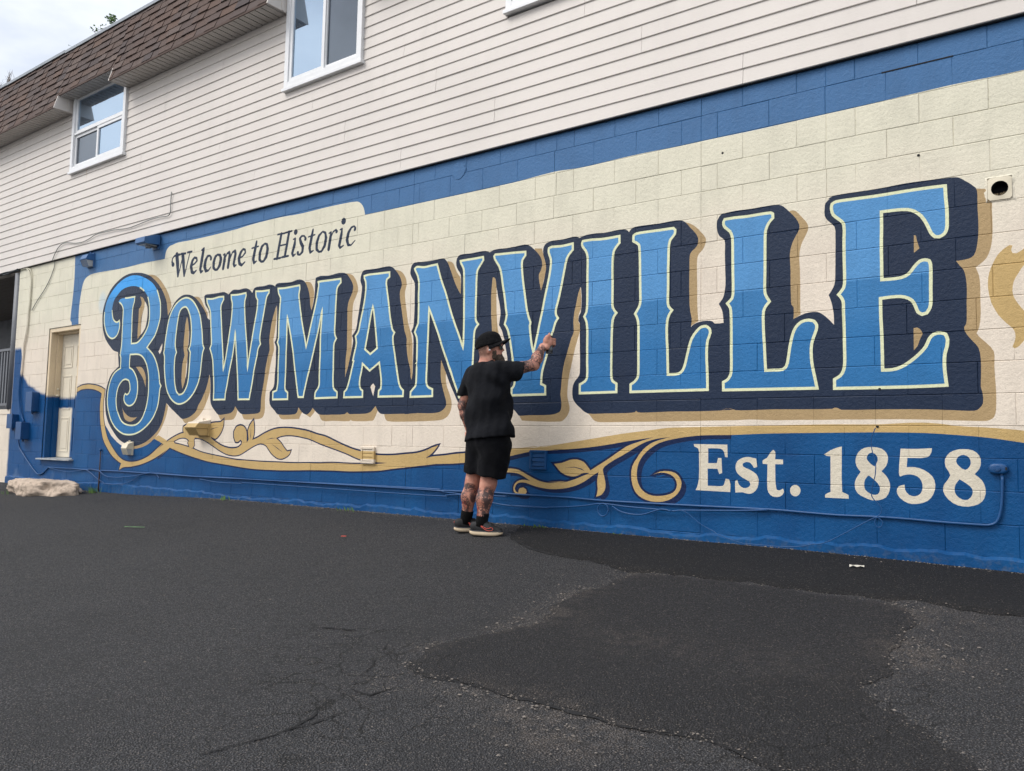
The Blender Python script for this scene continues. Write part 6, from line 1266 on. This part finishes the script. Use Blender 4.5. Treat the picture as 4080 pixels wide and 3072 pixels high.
# shorts
s = SDF((-4.52, -.70, -.14), (-3.92, -.24, .40), .007)
s.ell(A_(-4.22, -.455, .27), (pr, pf, UZ), (.188, .150, .15), .04)
s.cone(A_(-4.30, -.435, .22), A_(-4.362, -.448, -.10), .130, .104, .05); s.cone(A_(-4.13, -.47, .22), A_(-4.165, -.478, -.12), .134, .116, .05)
s.fn(lambda X, Y, Z: (-.022-.10*(X+4.3)-.10*(Y+.47))-Z, 0, 'max')
s.noise(lambda X, Y, Z: .006*np.sin(X*46+Y*30+1.2*wob(X, Y, Z, 6, 6))*np.clip((.22-Z)/.3, 0, 1)+.004*wob(X, Y, Z, 18, 7)+.003*wob(X, Y, Z, 40, 8))
s.build('shorts', MATS['shorts'], man, 1)
# cap
s = SDF(HC-A_(.20, .20, .10), HC+A_(.24, .22, .17), .005)
cn = hf*.30+UZ*.95; cn /= np.linalg.norm(cn); cfw = np.cross(hr, cn)*1.0; cfw = cfw if cfw@hf > 0 else -cfw
ccn = HC-hf*.012+UZ*.026
capn = UZ*.955-hf*.29; capn /= np.linalg.norm(capn); capf = hf-capn*(hf@capn); capf /= np.linalg.norm(capf)
s.ell(ccn, (capf, hr, capn), (.118, .094, .108), 0)
s.ell(ccn+capn*.055+capf*.02, (capf, hr, capn), (.088, .075, .055), .02)
s.fn(lambda X, Y, Z: -((X-ccn[0])*capn[0]+(Y-ccn[1])*capn[1]+(Z-ccn[2])*capn[2])-.006, 0, 'max')
capo, _ = s.build('cap', MATS['cap'], man, 1)
m = MB(); nu, nv = 15, 6; top_, bot_ = [], []
for i in range(nu):
    a = -math.pi/2+math.pi*i/(nu-1)
    for j in range(nv):
        t = j/(nv-1); rr_ = .084*(1-t)+t*(.092+.0*i)
        fx_ = math.cos(a)*(.100+t*.088)-.010*(1-math.cos(a)); sx_ = math.sin(a)*(.088+.010*t)
        q = ccn+capf*fx_+hr*sx_+capn*(.004+.006*t-5.0*sx_*sx_*(.25+.75*t)); top_.append(q); bot_.append(q-capn*.006)
fsb = []
for i in range(nu-1):
    for j in range(nv-1): a = i*nv+j; fsb += [(a, a+1, a+nv+1, a+nv)]
nn_ = nu*nv; fsb2 = [tuple(nn_+k for k in f[::-1]) for f in fsb]; rim = [(i*nv+nv-1, (i+1)*nv+nv-1, nn_+(i+1)*nv+nv-1, nn_+i*nv+nv-1) for i in range(nu-1)]
m.add(top_+bot_, fsb+fsb2+rim); m.build('brim', MATS['cap'], capo, True)
m = MB(); q = ccn-capf*.118+capn*.012+hr*.02
m.add([q+hr*.012-capn*.009, q-hr*.006-capn*.009-capf*.003, q-hr*.006+capn*.009-capf*.003, q+hr*.012+capn*.009], [(0,1,2,3)]); m.build('back_logo', MATS['white'], capo)
m = MB(); m.tube([ccn+capn*.104, ccn+capn*.111], .008, 8); m.build('button', MATS['cap'], capo, True)
# beard
s = SDF(HC-A_(.05, .06, .19), HC+A_(.18, .16, .02), .005)
s.ell(HC+hf*.058-UZ*.072, ax, (.046, .058, .048), .01); s.ell(HC+hf*.080-UZ*.106, ax, (.044, .044, .046), .02); s.ell(HC+hf*.034+hr*.056-UZ*.055, ax, (.022, .014, .045), .015); s.ell(HC+hf*.034-hr*.056-UZ*.055, ax, (.022, .014, .045), .015)
s.noise(lambda X, Y, Z: .004*wob(X, Y, Z, 90, 11)+.003*wob(X, Y, Z*.4, 190, 12))
s.build('beard', MATS['beard'], man, 0)
m = MB()
for sd in (1, -1): m.tube([HC+hr*sd*.082+UZ*.012-hf*.01, HC+hr*sd*.080+UZ*.014+hf*.04, HC+hr*sd*.062+UZ*.014+hf*.080], .0042, 6)
m.add([HC+hr*.064+UZ*.026+hf*.078, HC+hr*.064-UZ*.010+hf*.078, HC+hr*.02-UZ*.012+hf*.102, HC+hr*.02+UZ*.028+hf*.104, HC-hr*.02+UZ*.028+hf*.104, HC-hr*.02-UZ*.012+hf*.102, HC-hr*.064-UZ*.010+hf*.078, HC-hr*.064+UZ*.026+hf*.078], [(0,1,2,3),(3,2,5,4),(4,5,6,7)])
m.build('sunglasses', MATS['shades'], man)
bm = bmesh.new(); bmesh.ops.create_uvsphere(bm, u_segments=12, v_segments=8, radius=.0085); me = bpy.data.meshes.new('earbud'); bm.to_mesh(me); bm.free(); me.materials.append(MATS['white']); me.shade_smooth()
o = link(bpy.data.objects.new('earbud', me), man); q = HC+hr*.092-UZ*.020-W2L(man)*0; o.location = Vector(HC+hr*.090-hf*.004-UZ*.022)-W2L(man)
# socks and shoes
def shoe(an, fd, kn):
    sd = np.array([fd[1], -fd[0], 0.]); gr = gz(an[0], an[1]); base = A_(an[0], an[1], gr)-fd*.055
    m = MB(); ld = (kn-an)/np.linalg.norm(kn-an); m.tube([an+ld*.100, an+ld*.096, an+ld*.03, an-UZ*.012], [.046, .0525, .050, .053], 18); m.build('sock', MATS['sock'], man, True)
    g_ = SDF(base-A_(.36, .36, .04), base+A_(.36, .36, .20), .006)
    g_.chain([base+fd*.005+UZ*.062, base+fd*.06+UZ*.065, base+fd*.13+UZ*.058, base+fd*.205+UZ*.045], [.038, .044, .046, .034], .02)
    g_.chain([base-fd*.005+UZ*.085, base+fd*.045+UZ*.100], [.034, .042], .02); g_.ell(base+fd*.09+UZ*.085, (fd, sd, UZ), (.06, .038, .04), .02)
    g_.fn(lambda X, Y, Z: (gr+.033+.01*((X-base[0])*fd[0]+(Y-base[1])*fd[1]))-Z, 0, 'max'); g_.fn(lambda X, Y, Z: Z-(gr+.118)+0*X+0*Y, 0, 'max')
    sh, _ = g_.build('shoe', MATS['shoe'], man, 1)
    n = 30; prof = []
    for i in range(n):
        a = 2*math.pi*i/n; c_ = math.cos(a); l = .145*c_*(1 if c_ > 0 else .92); wv = .047*math.sin(a)*(1+.10*c_)*(abs(math.sin(a))**-.25 if abs(math.sin(a)) > .05 else 1); prof.append((l+.092, wv))
    def ring(z, k, lift): return [tuple(base+fd*((l-.092)*k+.092)+sd*wv*k+UZ*(z+lift(l))) for l, wv in prof]
    up_ = lambda l: .016*max(0, (l-.16)/.08)**2+.018*max(0, (-l-.0)/.05)**1.5
    R_ = [ring(.001, .93, up_), ring(.010, 1.0, up_), ring(.024, 1.03, lambda l: up_(l)*.6), ring(.040, .99, lambda l: up_(l)*.4+.006*max(0, -l/.05)), ring(.044, .90, lambda l: 0)]
    m = MB(); m.add([v for r_ in R_[1:] for v in r_], [(k*n+i, k*n+(i+1) % n, (k+1)*n+(i+1) % n, (k+1)*n+i) for k in range(3) for i in range(n)]+[tuple(range(3*n, 4*n)), tuple(range(n))[::-1]]); m.build('sole', MATS['sole'], sh, True)
    m = MB(); m.add([v for r_ in R_[:2] for v in r_], [(i, (i+1) % n, n+(i+1) % n, n+i) for i in range(n)]+[tuple(range(n))]); m.build('outsole', MATS['outsole'], sh, False)
    m = MB(); m.tube([tuple(base+fd*((l-.092)*1.0+.092)+sd*wv*1.0+UZ*(.045+up_(l)*.4)) for l, wv in prof+prof[:1]], .0035, 5); m.build('midsole_line', MATS['lace'], sh)
    # curved tick mark, outlined
    def side(t, h): return tuple(base+fd*t+sd*(.052-.9*max(0, t-.12)**1.5*1.2-.16*(h-.05)-.08*max(0, .05-t)+.003)+UZ*h)
    sw = [(.048, .098), (.072, .082), (.102, .062), (.13, .052), (.155, .053), (.168, .062), (.164, .074), (.150, .078), (.135, .070), (.112, .071), (.086, .083), (.048, .098)]
    m = MB(); m.tube([side(*p_) for p_ in sw], .0021, 5); m.build('tick_mark', MATS['coral'], sh)
    m = MB()
    for k in range(5):
        t = .075+.02*k; hz = .122-.011*k; m.tube([tuple(base+fd*t+sd*.022+UZ*(hz-.004)), tuple(base+fd*(t+.008)+UZ*(hz+.003)), tuple(base+fd*t-sd*.022+UZ*(hz-.004))], .0035, 5)
    m.tube([tuple(base+fd*.10+UZ*.118), tuple(base+fd*.13+sd*.02+UZ*.122), tuple(base+fd*.145+sd*.035+UZ*.095)], .0025, 5); m.build('lace', MATS['lace'], sh)
    m = MB(); q = base-fd*.041+UZ*.085; m.tube([tuple(q+UZ*.012), tuple(q-fd*.002-UZ*.004)], .0016, 5); m.build('heel_tab', MATS['coral'], sh)
shoe(A_(Ran[0], Ran[1], -.425), A_(.93, .36, 0)/math.hypot(.93, .36), Rkn)
shoe(A_(Lan[0], Lan[1], -.42), A_(.66, .75, 0), Lkn)
# spray can in his hand
can = empty('spray_can', tuple(CC-UZ*.075), 'black spray can held in the man\'s raised right hand', 'spray can')
m = MB(); m.tube([tuple(CC-UZ*.076), tuple(CC-UZ*.072), tuple(CC+UZ*.062), tuple(CC+UZ*.072), tuple(CC+UZ*.076)], [.028, .0305, .0305, .024, .016], 24); m.build('can_body', MATS['can'], can, False)
m = MB(); m.tube([tuple(CC-UZ*.052), tuple(CC+UZ*.02)], .0309, 24, cap=False); m.build('label', MATS['canlabel'], can, True)
m = MB(); m.tube([tuple(CC+UZ*.076), tuple(CC+UZ*.086)], .008, 10); m.build('nozzle', MATS['white'], can, True)
m = MB(); m.tube([tuple(CC-UZ*.0775), tuple(CC-UZ*.074)], .0312, 24); m.build('rim', MATS['steel'], can)
